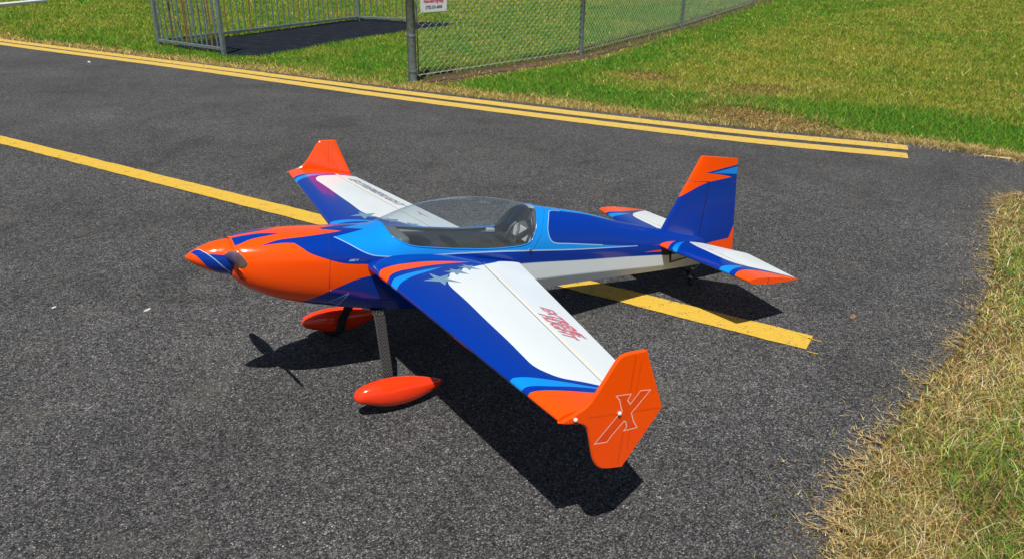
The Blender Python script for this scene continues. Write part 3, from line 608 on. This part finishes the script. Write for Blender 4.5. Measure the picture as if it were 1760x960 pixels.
cf = link('cowl_ring', mesh('cowl_ring', V, F, [M['orange'], M['black']], True, fm), plane, OFF)
for sy_ in (-1, 1):
    k = int(.66/2*n); c_ = (R_[2][k]+R_[3][k])/2; c_ = Vector((c_.x, c_.y*sy_, c_.z)); e1 = (R_[4][k]-R_[1][k]).normalized(); e2 = (R_[2][k+2]-R_[2][k-2]).normalized()
    e1 = Vector((e1.x, e1.y*sy_, e1.z)); e2 = Vector((e2.x, e2.y*sy_, e2.z)); nn_ = e1.cross(e2).normalized(); nn_ = nn_ if nn_.x > 0 else -nn_; V = []; nn = 22
    for off_, kk in ((-.002, 1.0), (.003, .95), (.002, .82), (-.012, .74)):
        for j in range(nn):
            t = 2*math.pi*j/nn; V.append(c_+nn_*off_+e1*(.016*kk*math.cos(t))+e2*(.024*kk*math.sin(t)))
    F = [(i*nn+j, i*nn+(j+1) % nn, (i+1)*nn+(j+1) % nn, (i+1)*nn+j) for i in range(3) for j in range(nn)]+[tuple(3*nn+j for j in range(nn))]
    link('air_intake', mesh('air_intake', V, F, [M['orange'], M['black']], True, [0]*(2*nn)+[1]*(nn+1)), cf)
# canopy, rim and cockpit
ck = Skin()
for sgn_ in (1, -1):
    ck.add(lambda u, t: (hull(u, t)[0], sgn_*(hull(u, t)[1]+.0012), hull(u, t)[2]+.0012), [(a, max(0, b)) for a, b in canopy_poly], M['glass'], [], 40, 20, (1, .45), flip=(sgn_ > 0))
can = ck.build('canopy', plane, OFF)
rim = [Vector(hull(a, max(b, 0))) for a, b in canopy_poly if b >= 0]; rim2 = rim+[Vector((p.x, -p.y, p.z)) for p in rim[::-1]]
link('canopy_rim', tube_mesh('canopy_rim', rim2, .0026, M['sky'], 6, True), can)
fl_ = []
for p in rim2:
    k = min(1, max(0, (-.57-p.x)/.06)); k = 0 if p.y > .02 else k; fl_.append((p.x+.035*k, p.y*.965-.0*k, p.z-(.026 if p.y < .02 else .004)*(1-k)-.004))
nr = len(rim2); link('canopy_frame', mesh('canopy_frame', [(p.x, p.y*.985, p.z-.001) for p in rim2]+fl_, [(i, (i+1) % nr, nr+(i+1) % nr, nr+i) for i in range(nr)], M['frame'], True), can)
V = []; F = []; uu = [-.01-.655*i/30 for i in range(31)]
for u in uu:
    row = []
    tr_ = .5
    for a, b in zip(canopy_poly[:-1], canopy_poly[1:]):
        if a[0] >= u >= b[0] and a[0] != b[0]: tr_ = max(.40, a[1]+(b[1]-a[1])*(a[0]-u)/(a[0]-b[0]))
    for k in range(6):
        p = hull(u, tr_+(.60-tr_)*k/5); row.append((u, p[1]*.985-.003, p[2]-.002))
    zf = .078; yl = row[-1][1]; full = row+[(u, yl*.95, zf-.03), (u, 0, zf-.03)]
    V += [(p[0], p[1], p[2]) for p in full]+[(p[0], -p[1], p[2]) for p in full[::-1]]
w_ = 16; F = [(i*w_+j, i*w_+j+1, (i+1)*w_+j+1, (i+1)*w_+j) for i in range(len(uu)-1) for j in range(w_-1)]
link('cockpit_tub', mesh('cockpit_tub', V, F, M['liner'], True), plane, OFF)
def section_plate(name, u, t0, t1, k, th, m, zcut=None):
    pts = [hull(u, t0+(t1-t0)*i/14) for i in range(15)]; half = [(p[1]*k, p[2]*k if zcut is None else max(p[2]*k, zcut)) for p in pts]; ring_ = half+[(-a, b) for a, b in half[::-1]]
    V = [(u+th/2, a, b) for a, b in ring_]+[(u-th/2, a, b) for a, b in ring_]; n = len(ring_)
    F = [tuple(range(n)), tuple(range(n, 2*n))[::-1]]+[(i, i+n, (i+1) % n+n, (i+1) % n) for i in range(n)]; return link(name, mesh(name, V, F, m), plane, OFF)
section_plate('rear_bulkhead', -.684, .02, .58, .975, .006, M['bulk'], -.01)
ip = link('instrument_panel', from_bm('instrument_panel', box(-.075, 0, .055, .05, .17, .07, .015, 3), M['grey'], True), plane, OFF)
for k in range(3): link('gauge', mesh('gauge', *tube([(-.101, -.05+.05*k, .062), (-.104, -.05+.05*k, .062)], .017, 16), M['paint_white']), ip)
rb = [Vector(hull(-.632, .46*(1-i/9))) for i in range(10)]; rb = [Vector((-.632-.02*i/9, p.y*.90, p.z*.93)) for i, p in enumerate(rb)]
link('roll_bar', tube_mesh('roll_bar', rb+[Vector((p.x, -p.y, p.z)) for p in rb[-2::-1]], .006, M['black'], 8), plane, OFF)
for sy_ in (-1, 1): link('headrest_strut', tube_mesh('headrest_strut', [(-.595, sy_*.04, .03), (-.615, sy_*.03, .10), (-.625, sy_*.012, .125)], .006, M['grey'], 8), plane, OFF)
bx_ = link('switch_panel', from_bm('switch_panel', box(-.560, -.108, .060, .04, .02, .018, .004), M['frame']), plane, OFF)
o = link('battery_strap', from_bm('battery_strap', box(0, 0, 0, .10, .012, .026, .003), M['liner']), plane, tuple(Vector(OFF)+Vector((-.645, .045, .095)))); o.rotation_euler = (0, math.radians(32), 0)
link('frame_panel', from_bm('frame_panel', box(-.676, 0, .065, .004, .20, .07, .001), M['paint_white']), plane, OFF)
link('screw', mesh('screw', *tube([Vector(hull(-.622, .468))-Vector((0, .002, 0)), Vector(hull(-.622, .468))+Vector((0, .006, .002))], .006, 12), M['steel']), fus)
# hull lettering by the cockpit
def on_hull(u, t, off=.0008):
    p = Vector(hull(u, t)); e = 1e-3; n = (Vector(hull(u+e, t))-Vector(hull(u-e, t))).cross(Vector(hull(u, t+e))-Vector(hull(u, t-e))).normalized()
    return p+(n if n.y > 0 else -n)*off
V, T = text_tris('ARS V', .013, .4, .0004)
link('lettering', mesh('lettering', [on_hull(.162-v[0], .468-v[1]/.42) for v in V], T, M['pale']), fus)
# --- spinner and propeller
def spin(u, p): r = SP_R(u); return (u, r*math.sin(p), r*math.cos(p))
blue_b = [(.681,.25),(.6792,.471),(.664,1.134),(.6498,1.623),(.6326,2.103),(.600,2.55),(.545,3.0),(.545,1.22),(.6011,1.117),(.6188,1.056),(.6306,1.03),(.6419,.82),(.6561,.375),(.668,.15)]
line_b = [(.66,.2),(.6522,.445),(.6306,1.03),(.6104,1.396),(.5874,1.78),(.5535,2.313)]
sp = Skin(); pl = []
for dphi in (0, -math.pi):
    pl += [(M['blue'], [(a, b+dphi) for a, b in blue_b]), (M['pale'], stroke([(a, b+dphi) for a, b in line_b], .0028, .05))]
sp.add(spin, [(.55, -math.pi), (.6975, -math.pi), (.6975, math.pi), (.55, math.pi)], M['orange'], pl, 36, 56, (1, .05), flip=True)
spo = sp.build('spinner', plane, OFF)
link('back_plate', mesh('back_plate', *tube([(.545, 0, 0), (.551, 0, 0)], .0628, 40), M['black'], True), spo)
prop = link('propeller', mesh('propeller', *tube([(.545, 0, 0), (.585, 0, 0)], .018, 20), M['black'], True), plane, OFF)
BA = math.radians(16.3)
def blade(sign):
    st_ = [(.015,.026,60,.020),(.05,.036,50,.018),(.09,.050,40,.013),(.15,.066,24,.010),(.21,.064,19,.008),(.27,.053,16,.006),(.315,.032,20,.003),(.332,.016,19,.002),(.338,.004,15,.001)]
    V = []; nn = 12; ax = Vector((0, math.cos(BA), math.sin(BA)))*sign; tn = Vector((0, -math.sin(BA), math.cos(BA)))*sign
    for r, c, tw, th in st_:
        tw = math.radians(tw); cd = tn*math.cos(tw)+Vector((1, 0, 0))*math.sin(tw); td = Vector((1, 0, 0))*math.cos(tw)-tn*math.sin(tw)
        for j in range(nn):
            a = 2*math.pi*j/nn; V.append(Vector((.565, 0, 0))+ax*r+cd*(c/2*math.cos(a))+td*(th/2*math.sin(a)))
    F = [(i*nn+j, i*nn+(j+1) % nn, (i+1)*nn+(j+1) % nn, (i+1)*nn+j) for i in range(len(st_)-1) for j in range(nn)]+[tuple(range(nn))[::-1], tuple((len(st_)-1)*nn+j for j in range(nn))]
    bm = bmesh.new(); bv = [bm.verts.new(v) for v in V]; [bm.faces.new([bv[i] for i in f]) for f in F]; bmesh.ops.recalc_face_normals(bm, faces=bm.faces[:]); return from_bm('blade', bm, M['prop'], True)
M['prop'] = film('propeller_lacquer', (.34, .19, .11), rough=.28, coat=.4, wrinkle=0)
for s_ in (1, -1): link('blade', blade(s_), prop)
# --- lifting surfaces
def naca(c, t): return 5*t*(.2969*math.sqrt(c)-.126*c-.3516*c*c+.2843*c**3-.0995*c**4)
def lift(sk, le, te, tk, y0, y1, c0, c1, polys, base, place, na=30, nb=24, wrap=True, caps=(True, True), capm=None):
    """aerofoil between span stations; chord fraction c = s*s, s>0 above and s<0 below; polys in (x, span)"""
    def surf(s_, y):
        c = s_*s_; ch = le(y)-te(y); th = naca(min(c, 1), tk)*ch; return place(le(y)-c*ch, y, th if s_ >= 0 else -th)
    def S(u, y, sg): return sg*math.sqrt(min(max((le(y)-u)/(le(y)-te(y)), 0), 1.2))
    ca, cb = (c0 if callable(c0) else (lambda y: c0)), (c1 if callable(c1) else (lambda y: c1)); ys = [y0+(y1-y0)*i/12 for i in range(13)]
    if wrap:
        dom = [(-math.sqrt(cb(y)), y) for y in ys]+[(math.sqrt(cb(y)), y) for y in ys[::-1]]
        pp = []
        for m_, P in polys:
            P = dense(P, .02, .02)
            for sg_ in (1, -1): pp.append((m_, [(S(u, y, sg_) if (le(y)-u) > .004 else -.0*sg_-.12*sg_*0, y) for u, y in P]))
        sk.add(surf, dom, base, pp, na, nb, (.35, 1), flip=sk_flip[0])
    else:
        for sg_ in (1, -1):
            dom = [(sg_*math.sqrt(ca(y)), y) for y in ys]+[(sg_*math.sqrt(cb(y)), y) for y in ys[::-1]]
            sk.add(surf, dom, base, [(m_, [(S(u, y, sg_), y) for u, y in dense(P, .02, .02)]) for m_, P in polys], na//2, nb, (.35, 1), flip=sk_flip[0])
    if not wrap: sk.strip([surf(math.sqrt(ca(y)), y) for y in ys], [surf(-math.sqrt(ca(y)), y) for y in ys], M['seam'])
    sk.strip([surf(math.sqrt(cb(y)), y) for y in ys], [surf(-math.sqrt(cb(y)), y) for y in ys], M['seam'] if cb(y0) < .99 else base)
    for k_, yy in ((0, y0), (1, y1)):
        if caps[k_]:
            r0 = math.sqrt(ca(yy)); r1 = math.sqrt(cb(yy)); q = [r0+(r1-r0)*i/16 for i in range(17)]
            sk.strip([surf(s_, yy) for s_ in q], [surf(-s_, yy) for s_ in q], capm or base)
sk_flip = [False]
wle = lambda y: .10-.077*y
wte = lambda y: -.595+.194*y
whn = lambda y: (wle(y)-(-.38+.127*y))/(wle(y)-wte(y))
white_w = [(-.62,.10),(-.5655,.1418),(-.4645,.1677),(-.424,.1904),(-.3384,.2363),(-.2938,.2589),(-.27,.268),(-.255,.292),(-.2467,.2813),(-.232,.284),(-.2117,.3111),(-.198,.318),(-.184,.3422),(-.1703,.3309),(-.15,.340),(-.133,.371),(-.112,.392),(-.1046,.4182),(-.0939,.4642),(-.0919,.5924),(-.0853,.7308),(-.08,.8965),(-.0745,.9867),(-.0722,1.049),(-.0851,1.0935),(-.1151,1.1386),(-.1715,1.1714),(-.2196,1.199),(-.30,1.235),(-.45,1.26),(-.62,.9)]
or_root = [(.13,.262),(.0899,.2456),(.0717,.225),(.0348,.2242),(-.0305,.2242),(-.1123,.2182),(-.1903,.2137),(-.3001,.2097),(-.1775,.2405),(-.1101,.256),(-.0329,.273),(.0275,.2778),(.0602,.2886),(.0841,.3162),(.13,.335)]
sky_root = [(.13,.355),(.0805,.3425),(.0569,.3207),(.015,.3133),(-.0456,.302),(-.1483,.2765),(-.0859,.3095),(-.0174,.3363),(.0326,.3569),(.0556,.37),(.0783,.3878),(.13,.405)]
star1 = [(-.022,.3899),(-.0677,.3814),(-.0686,.3321),(-.095,.3716),(-.1449,.3462),(-.1149,.3876),(-.1562,.4311),(-.1008,.4141),(-.0789,.4485),(-.0753,.4139)]
star2 = [(-.1335,.3205),(-.1691,.3118),(-.1709,.2924),(-.1921,.3049),(-.2239,.2876),(-.2073,.3114),(-.2294,.3465),(-.1893,.3383),(-.1691,.3607),(-.1699,.3316)]
star3 = [(-.2159,.2694),(-.2501,.2604),(-.2496,.2427),(-.2688,.2518),(-.2948,.2479),(-.2808,.2655),(-.3085,.2918),(-.2667,.2866),(-.2495,.3075),(-.2473,.2814)]
sky_tip = [(.08,1.075),(.0226,1.0778),(-.0019,1.0886),(-.0364,1.1117),(-.0852,1.1452),(-.1406,1.1777),(-.1877,1.2013),(-.30,1.243),(-.45,1.275),(-.45,1.285),(-.30,1.255),(-.1817,1.2094),(-.0665,1.174),(-.0117,1.1455),(.0176,1.1369),(.08,1.132)]
or_tip = [(.08,1.166),(.0153,1.1664),(-.0027,1.1689),(-.0546,1.1925),(-.1036,1.2122),(-.1522,1.2274),(-.30,1.268),(-.45,1.296),(-.45,1.32),(.08,1.32)]
white_w, or_root, sky_root, sky_tip, or_tip = (rounded(q_) for q_ in (white_w, or_root, sky_root, sky_tip, or_tip))
wp = [(M['white'], white_w), (M['orange'], or_root), (M['sky'], sky_root), (M['silver'], star1), (M['silver'], star2), (M['silver'], star3), (M['sky'], sky_tip), (M['orange'], or_tip)]
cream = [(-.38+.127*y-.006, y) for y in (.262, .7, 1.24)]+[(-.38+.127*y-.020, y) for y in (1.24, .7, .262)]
wplace = lambda u, y, t: (u, y, t)
def wing_z(u, y, tk=.13): c = min(max((wle(y)-u)/(wle(y)-wte(y)), 0), 1); return naca(c, tk)*(wle(y)-wte(y))
wing_m = Skin(); lift(wing_m, wle, wte, .13, .118, 1.302, 0, whn, wp, M['blue'], wplace, 44, 34, capm=M['orange'])
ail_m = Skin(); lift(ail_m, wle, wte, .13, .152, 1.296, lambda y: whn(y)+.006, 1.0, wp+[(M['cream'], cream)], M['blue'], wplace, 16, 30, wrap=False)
# tip plate outline (x, z)
PLATE = [(.006,-.002),(-.04,.018),(-.078,.042),(-.110,.095),(-.142,.158),(-.168,.177),(-.240,.183),(-.347,-.002),(-.246,-.180),(-.172,-.170),(-.137,-.138),(-.108,-.070),(-.088,-.030),(-.057,-.012),(-.02,-.010)]
plate = smooth_loop(PLATE, (0, 6, 7, 8), 6)
XMARK = [(-.127,-.083),(-.169,-.084),(-.18,-.066),(-.213,-.026),(-.221,-.03),(-.228,-.046),(-.22,-.057),(-.266,-.054),(-.248,-.032),(-.233,-.004),(-.283,.06),(-.248,.062),(-.222,.024),(-.209,.038),(-.216,.056),(-.166,.056),(-.181,.042),(-.192,.018),(-.199,.006),(-.189,-.003)]
def make_plate():
    s = Skin(); inner = offset_poly(plate, -.004); th = .006
    ribs = [[(-.200,.17),(-.207,.17),(-.230,-.165),(-.223,-.165)],[(-.085,.004),(-.085,-.002),(-.335,-.006),(-.335,.001)],[(-.225,.15),(-.229,.15),(-.250,-.12),(-.246,-.12)]]
    pol = [(M['rib'], r) for r in ribs]+[(M['pink2'], offset_poly(XMARK, .0015)), (M['rib'], offset_poly(XMARK, -.0013))]
    s.add(lambda a, b: (a, 1.309+th, b), inner, M['orange'], pol, 24, 24)
    s.add(lambda a, b: (a, 1.309-th, b), inner, M['orange'], [(M['rib'], r) for r in ribs], 24, 24, flip=True)
    A = [(a, 1.309+th, b) for a, b in inner]; B = [(a, 1.309+th*.35, b) for a, b in offset_poly(plate, 0)]; C_ = [(a, 1.309-th*.35, b) for a, b in offset_poly(plate, 0)]; D = [(a, 1.309-th, b) for a, b in inner]
    for p, q in ((A, B), (B, C_), (C_, D)): s.strip(p+[p[0]], q+[q[0]], M['orange'])
    return s
M['pink2'] = film('pale_pink_film', (.88, .55, .48), rough=.3)
plate_m = make_plate()
def ball(name, c, r, m, parent, squash=(1, 1, 1)):
    bm = bmesh.new(); bmesh.ops.create_uvsphere(bm, u_segments=16, v_segments=10, radius=r)
    for v in bm.verts: v.co = Vector((v.co.x*squash[0], v.co.y*squash[1], v.co.z*squash[2]))+Vector(c)
    return link(name, from_bm(name, bm, m, True), parent)
wings = {}
for sgn_ in (1, -1):
    w = wing_m.build('wing', plane, OFF, sgn_ < 0); a = ail_m.build('aileron', w, None, sgn_ < 0); p = plate_m.build('wing_tip_plate', plane, OFF, sgn_ < 0); wings[sgn_] = (w, a)
    for u, z in ((-.043, .004), (-.189, .002)): ball('bolt', (u, sgn_*1.318, z), .006, M['paint_white'], p, (1, .8, 1))
    for y in (.55, 1.0):
        u = -.38+.127*y-.03; z = -wing_z(u, y)
        link('control_horn', mesh('control_horn', [(u, sgn_*y-.002, z), (u-.03, sgn_*y-.002, z), (u-.008, sgn_*y-.002, z-.045), (u, sgn_*y+.002, z), (u-.03, sgn_*y+.002, z), (u-.008, sgn_*y+.002, z-.045)], [(0, 1, 2), (5, 4, 3), (0, 3, 4, 1), (1, 4, 5, 2), (2, 5, 3, 0)], M['black']), a)
        link('push_rod', tube_mesh('push_rod', [(u-.008, sgn_*y+.005, z-.040), (u+.13, sgn_*y+.005, -wing_z(u+.13, y)-.02)], .0025, M['steel'], 6), w)
# lettering on the ailerons
def decal(parent, V, T, fn, m, off): link('lettering', mesh('lettering', [fn(*v, off) for v in V], T, m), parent)
def on_wing(u, y, sgn_, off): return (u, sgn_*y, wing_z(u, y)+off)
def script(body, size, u0, y0, sgn_, parent, layers, shear, ang, sp_=1.0):
    ca, sa = math.cos(ang), math.sin(ang)
    for m_, of_, lift_ in layers:
        V, T = text_tris(body, size, shear, of_, sp_)
        def fn(a, b, off):
            y = y0+sgn_*(a*ca-b*sa); u = u0-(a*sa+b*ca); return on_wing(u, y, sgn_, off)
        decal(parent, V, T, fn, m_, lift_)
RED = [(M['ink'], .0028, .0006), (M['pink'], .0016, .0010), (M['crimson'], -.0010, .0014)]
script('EXTREME', .056, -.364, .630, 1, wings[1][1], RED, .55, math.radians(-3.5), .98)
script('FLIGHT', .056, -.320, .690, 1, wings[1][1], RED, .55, math.radians(-3.5), 1.02)
script('EXTREMEFLIGHT', .070, -.272, 1.150, -1, wings[-1][1], [(M['slate'], .0022, .0006), (M['white'], -.0022, .0010)], .35, math.radians(8.2), .98)
for q_ in ([(-.432,.42),(-.418,.47),(-.402,.52),(-.412,.51),(-.424,.46)], [(-.415,.56),(-.400,.50),(-.425,.46),(-.409,.485)]):
    link('emblem', mesh('emblem', [on_wing(u, y, -1, .001) for u, y in q_], [tuple(range(len(q_)))], M['crimson']), wings[-1][1])
# --- tailplane
SZ0 = .035
sle = lambda y: -1.40-.10*(y-.03)/.53
ste = lambda y: (-1.70-.16*(y-.03)/.175) if y < .205 else (-1.86+.045*(y-.205)/.355)
shn = lambda y: (sle(y)+1.615)/(sle(y)-ste(y))
sp_ = [(M['orange'], [(-1.38,.06),(-1.3941,.0618),(-1.4607,.0413),(-1.5694,.0223),(-1.504,.0544),(-1.4338,.0973),(-1.4,.128),(-1.38,.14)]),
       (M['sky'], [(-1.38,.16),(-1.3951,.1526),(-1.4881,.0856),(-1.5868,.0429),(-1.5222,.087),(-1.4534,.1411),(-1.3991,.1887),(-1.38,.2)]),
       (M['white'], [(-1.645,.0339),(-1.6123,.0492),(-1.5917,.0826),(-1.5662,.1791),(-1.5771,.3419),(-1.6186,.4118),(-1.6752,.4521),(-1.7974,.5273),(-1.90,.58),(-1.95,.2),(-1.80,.0)]),
       (M['sky'], [(-1.44,.398),(-1.4601,.3988),(-1.5177,.3928),(-1.6048,.4176),(-1.5323,.4329),(-1.4623,.4545),(-1.44,.457)]),
       (M['orange'], [(-1.44,.484),(-1.4726,.4833),(-1.538,.4612),(-1.6223,.4688),(-1.7893,.5341),(-1.90,.57),(-1.9,.6),(-1.44,.6)])]
sp_ = [(m_, rounded(P)) for m_, P in sp_]
splace = lambda u, y, t: (u, y, SZ0+t)
stab_m = Skin(); lift(stab_m, sle, ste, .10, .01, .556, 0, shn, sp_, M['blue'], splace, 26, 22, capm=M['orange'])
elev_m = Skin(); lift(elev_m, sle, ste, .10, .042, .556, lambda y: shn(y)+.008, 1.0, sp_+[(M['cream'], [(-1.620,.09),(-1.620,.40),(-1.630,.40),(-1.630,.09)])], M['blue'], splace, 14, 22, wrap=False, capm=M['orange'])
for sgn_ in (1, -1):
    s = stab_m.build('tailplane', plane, OFF, sgn_ < 0); e_ = elev_m.build('elevator', s, None, sgn_ < 0)
    link('control_horn', mesh('control_horn', [(-1.625, sgn_*.055-.002, .022), (-1.655, sgn_*.055-.002, .022), (-1.63, sgn_*.055-.002, -.03), (-1.625, sgn_*.055+.002, .022), (-1.655, sgn_*.055+.002, .022), (-1.63, sgn_*.055+.002, -.03)], [(0, 1, 2), (5, 4, 3), (0, 3, 4, 1), (1, 4, 5, 2), (2, 5, 3, 0)], M['black']), e_)
    link('push_rod', tube_mesh('push_rod', [(-1.63, sgn_*.060, -.024), (-1.50, sgn_*.062, -.052)], .0032, M['black'], 6), s)
    link('servo_arm', tube_mesh('servo_arm', [(-1.487, sgn_*.058, .005), (-1.50, sgn_*.063, -.054)], [.007, .004], M['black'], 8), s)
    link('servo', from_bm('servo', box(-1.455, sgn_*.056, -.002, .055, .014, .030, .003), M['black']), s)
# --- fin and rudder
fle = lambda z: -1.453-.41*(z-.106)
fte = lambda z: -1.978+.264*(z+.01)
fhn = lambda z: (fle(z)+1.682+.011*max(0, (.34-z)/.29))/(fle(z)-fte(z))
fp = [(M['orange'], [(-1.45,.225),(-1.502,.252),(-1.57,.291),(-1.62,.318),(-1.677,.34),(-1.76,.356),(-1.839,.37),(-1.76,.379),(-1.647,.386),(-1.75,.410),(-1.90,.449),(-1.95,.52),(-1.45,.52)]),
      (M['sky'], [(-1.692,.387),(-1.865,.425),(-1.93,.44),(-1.93,.384),(-1.879,.386)]),
      (M['orange'], [(-1.77,.025),(-1.926,.049),(-1.944,.123),(-2.05,.13),(-2.05,-.2),(-1.6,-.2),(-1.66,-.02)])]
fp = [(m_, rounded(P)) for m_, P in fp]
fplace = lambda u, z, t: (u, t, z)
sk_flip[0] = True
fin_m = Skin(); lift(fin_m, fle, fte, .075, .055, .340, 0, fhn, fp, M['blue'], fplace, 26, 20); fin_m.build('fin', plane, OFF)
rud_m = Skin(); lift(rud_m, fle, fte, .075, -.045, .343, lambda z: fhn(z)+.012, 1.0, fp, M['blue'], fplace, 16, 24, wrap=False)
lift(rud_m, fle, fte, .075, .3435, .465, 0, 1.0, fp, M['blue'], fplace, 26, 14, capm=M['orange']); ro = rud_m.build('rudder', plane, OFF)
for z in (.10, .20, .30): link('hinge', tube_mesh('hinge', [(-1.688, 0, z-.01), (-1.688, 0, z+.01)], .004, M['black'], 8), ro)
# --- landing gear
def leg(sign):
    path = [(0, -.196), (.06, -.199), (.105, -.201), (.128, -.210), (.150, -.236), (.19, -.289), (.23, -.342), (.268, -.393), (.284, -.455)]; V = []; F = []
    for i, (y, z) in enumerate(path):
        a = path[max(i-1, 0)]; c = path[min(i+1, len(path)-1)]; t = Vector((0, c[0]-a[0], c[1]-a[1])).normalized(); nn = Vector((0, -t.z, t.y)); f = i/(len(path)-1); wd = .048-.008*f; th = .007-.002*f
        for du, dn in ((.5, .15), (.44, .5), (-.44, .5), (-.5, .15), (-.5, -.15), (-.44, -.5), (.44, -.5), (.5, -.15)): p = Vector((.015+du*wd, y, z))+nn*(dn*th); V.append((p.x, p.y*sign, p.z))
    n = 8; F = [(i*n+j, i*n+(j+1) % n, (i+1)*n+(j+1) % n, (i+1)*n+j) for i in range(len(path)-1) for j in range(n)]+[tuple(range(n))[::-1], tuple((len(path)-1)*n+j for j in range(n))]
    if sign < 0: F = [f[::-1] for f in F]
    return mesh('gear_leg', V, F, M['carbon'])
pt_top = table([(.170,-.420),(.166,-.408),(.15,-.392),(.12,-.378),(.07,-.367),(.02,-.361),(-.03,-.361),(-.09,-.368),(-.14,-.378),(-.178,-.387)])
pt_bot = table([(.170,-.422),(.166,-.434),(.15,-.447),(.12,-.454),(.07,-.466),(.02,-.471),(-.03,-.467),(-.09,-.450),(-.14,-.428),(-.178,-.408)])
pt_w = table([(.170,.001),(.166,.014),(.15,.026),(.12,.034),(.07,.043),(.02,.045),(-.03,.042),(-.09,.034),(-.14,.020),(-.178,.009)])
def pant():
    us_ = [.170, .169, .166, .16, .15, .13, .11, .08, .05, .02, -.01, -.04, -.07, -.1, -.13, -.158, -.178]; V = []; n = 28
    for u in us_:
        a, b, w = pt_top(u), pt_bot(u), pt_w(u)
        for j in range(n):
            t = 2*math.pi*j/n; cs, sn = math.cos(t), math.sin(t); V.append((u, w*math.copysign(abs(cs)**.85, cs), (a+b)/2+(a-b)/2*math.copysign(abs(sn)**.9, sn)))
    F = [(i*n+j, i*n+(j+1) % n, (i+1)*n+(j+1) % n, (i+1)*n+j) for i in range(len(us_)-1) for j in range(n)]+[tuple(range(n))[::-1], tuple((len(us_)-1)*n+j for j in range(n))]
    bm = bmesh.new(); bv = [bm.verts.new(v) for v in V]; [bm.faces.new([bv[i] for i in f]) for f in F]; bmesh.ops.recalc_face_normals(bm, faces=bm.faces[:])
    return from_bm('wheel_fairing', bm, M['red'], True)
pm = pant()
def wheel_mesh(r, hw, m):
    prof = [(r*.45, -hw), (r*.8, -hw), (r*.94, -hw*.75), (r, -hw*.3), (r, hw*.3), (r*.94, hw*.75), (r*.8, hw), (r*.45, hw)]; nn = 28; V = [(a*math.cos(2*math.pi*j/nn), b, a*math.sin(2*math.pi*j/nn)) for a, b in prof for j in range(nn)]
    return mesh('tyre', V, [(i*nn+j, i*nn+(j+1) % nn, (i+1)*nn+(j+1) % nn, (i+1)*nn+j) for i in range(7) for j in range(nn)]+[tuple(range(nn)), tuple(7*nn+j for j in range(nn))[::-1]], m, True)
for sgn_ in (1, -1):
    lg = link('gear_leg', leg(sgn_), plane, OFF)
    p = link('wheel_fairing', pm, plane, tuple(Vector(OFF)+Vector((0, sgn_*.338, -.008))))
    link('tyre', wheel_mesh(.056, .017, M['rubber']), p, (.03, 0, -.4375)); link('axle_bolt', mesh('axle_bolt', *tube([(.03, -sgn_*.052, -.440), (.03, -sgn_*.030, -.440)], .006, 10), M['steel']), p)
    link('seam', tube_mesh('seam', [(u, sgn_*(pt_w(u)*.995), (pt_top(u)+pt_bot(u))/2) for u in (.16, .12, .06, 0, -.06, -.12, -.16)], .0006, M['rib'], 4), p)
# tail wheel
tw = link('tail_wheel_strut', tube_mesh('tail_wheel_strut', [(-1.56, 0, -.088), (-1.62, 0, -.098), (-1.685, 0, -.122), (-1.705, 0, -.135)], [.008, .007, .006, .006], M['black'], 8), plane, OFF)
link('steering_post', tube_mesh('steering_post', [(-1.705, 0, -.092), (-1.705, 0, -.15)], .007, M['black'], 10), tw); link('tiller', tube_mesh('tiller', [(-1.705, -.03, -.105), (-1.705, .03, -.105)], .004, M['steel'], 8), tw)
for sgn_ in (1, -1):
    link('fork', tube_mesh('fork', [(-1.705, sgn_*.006, -.148), (-1.722, sgn_*.014, -.160), (-1.738, sgn_*.014, -.183)], .0035, M['steel'], 6), tw)
    link('steering_spring', tube_mesh('steering_spring', [Vector((-1.705, sgn_*.03, -.105)).lerp(Vector((-1.80, sgn_*.022, -.03)), i/60)+Vector((.003*math.cos(i*1.3), .003*math.sin(i*1.3), 0)) for i in range(61)], .0011, M['steel'], 4), tw)
link('tail_tyre', wheel_mesh(.021, .007, M['rubber']), tw, (-1.738, 0, -.1835)); link('hub', mesh('hub', *tube([(-1.738, -.010, -.1835), (-1.738, .010, -.1835)], .011, 14), M['steel']), tw)
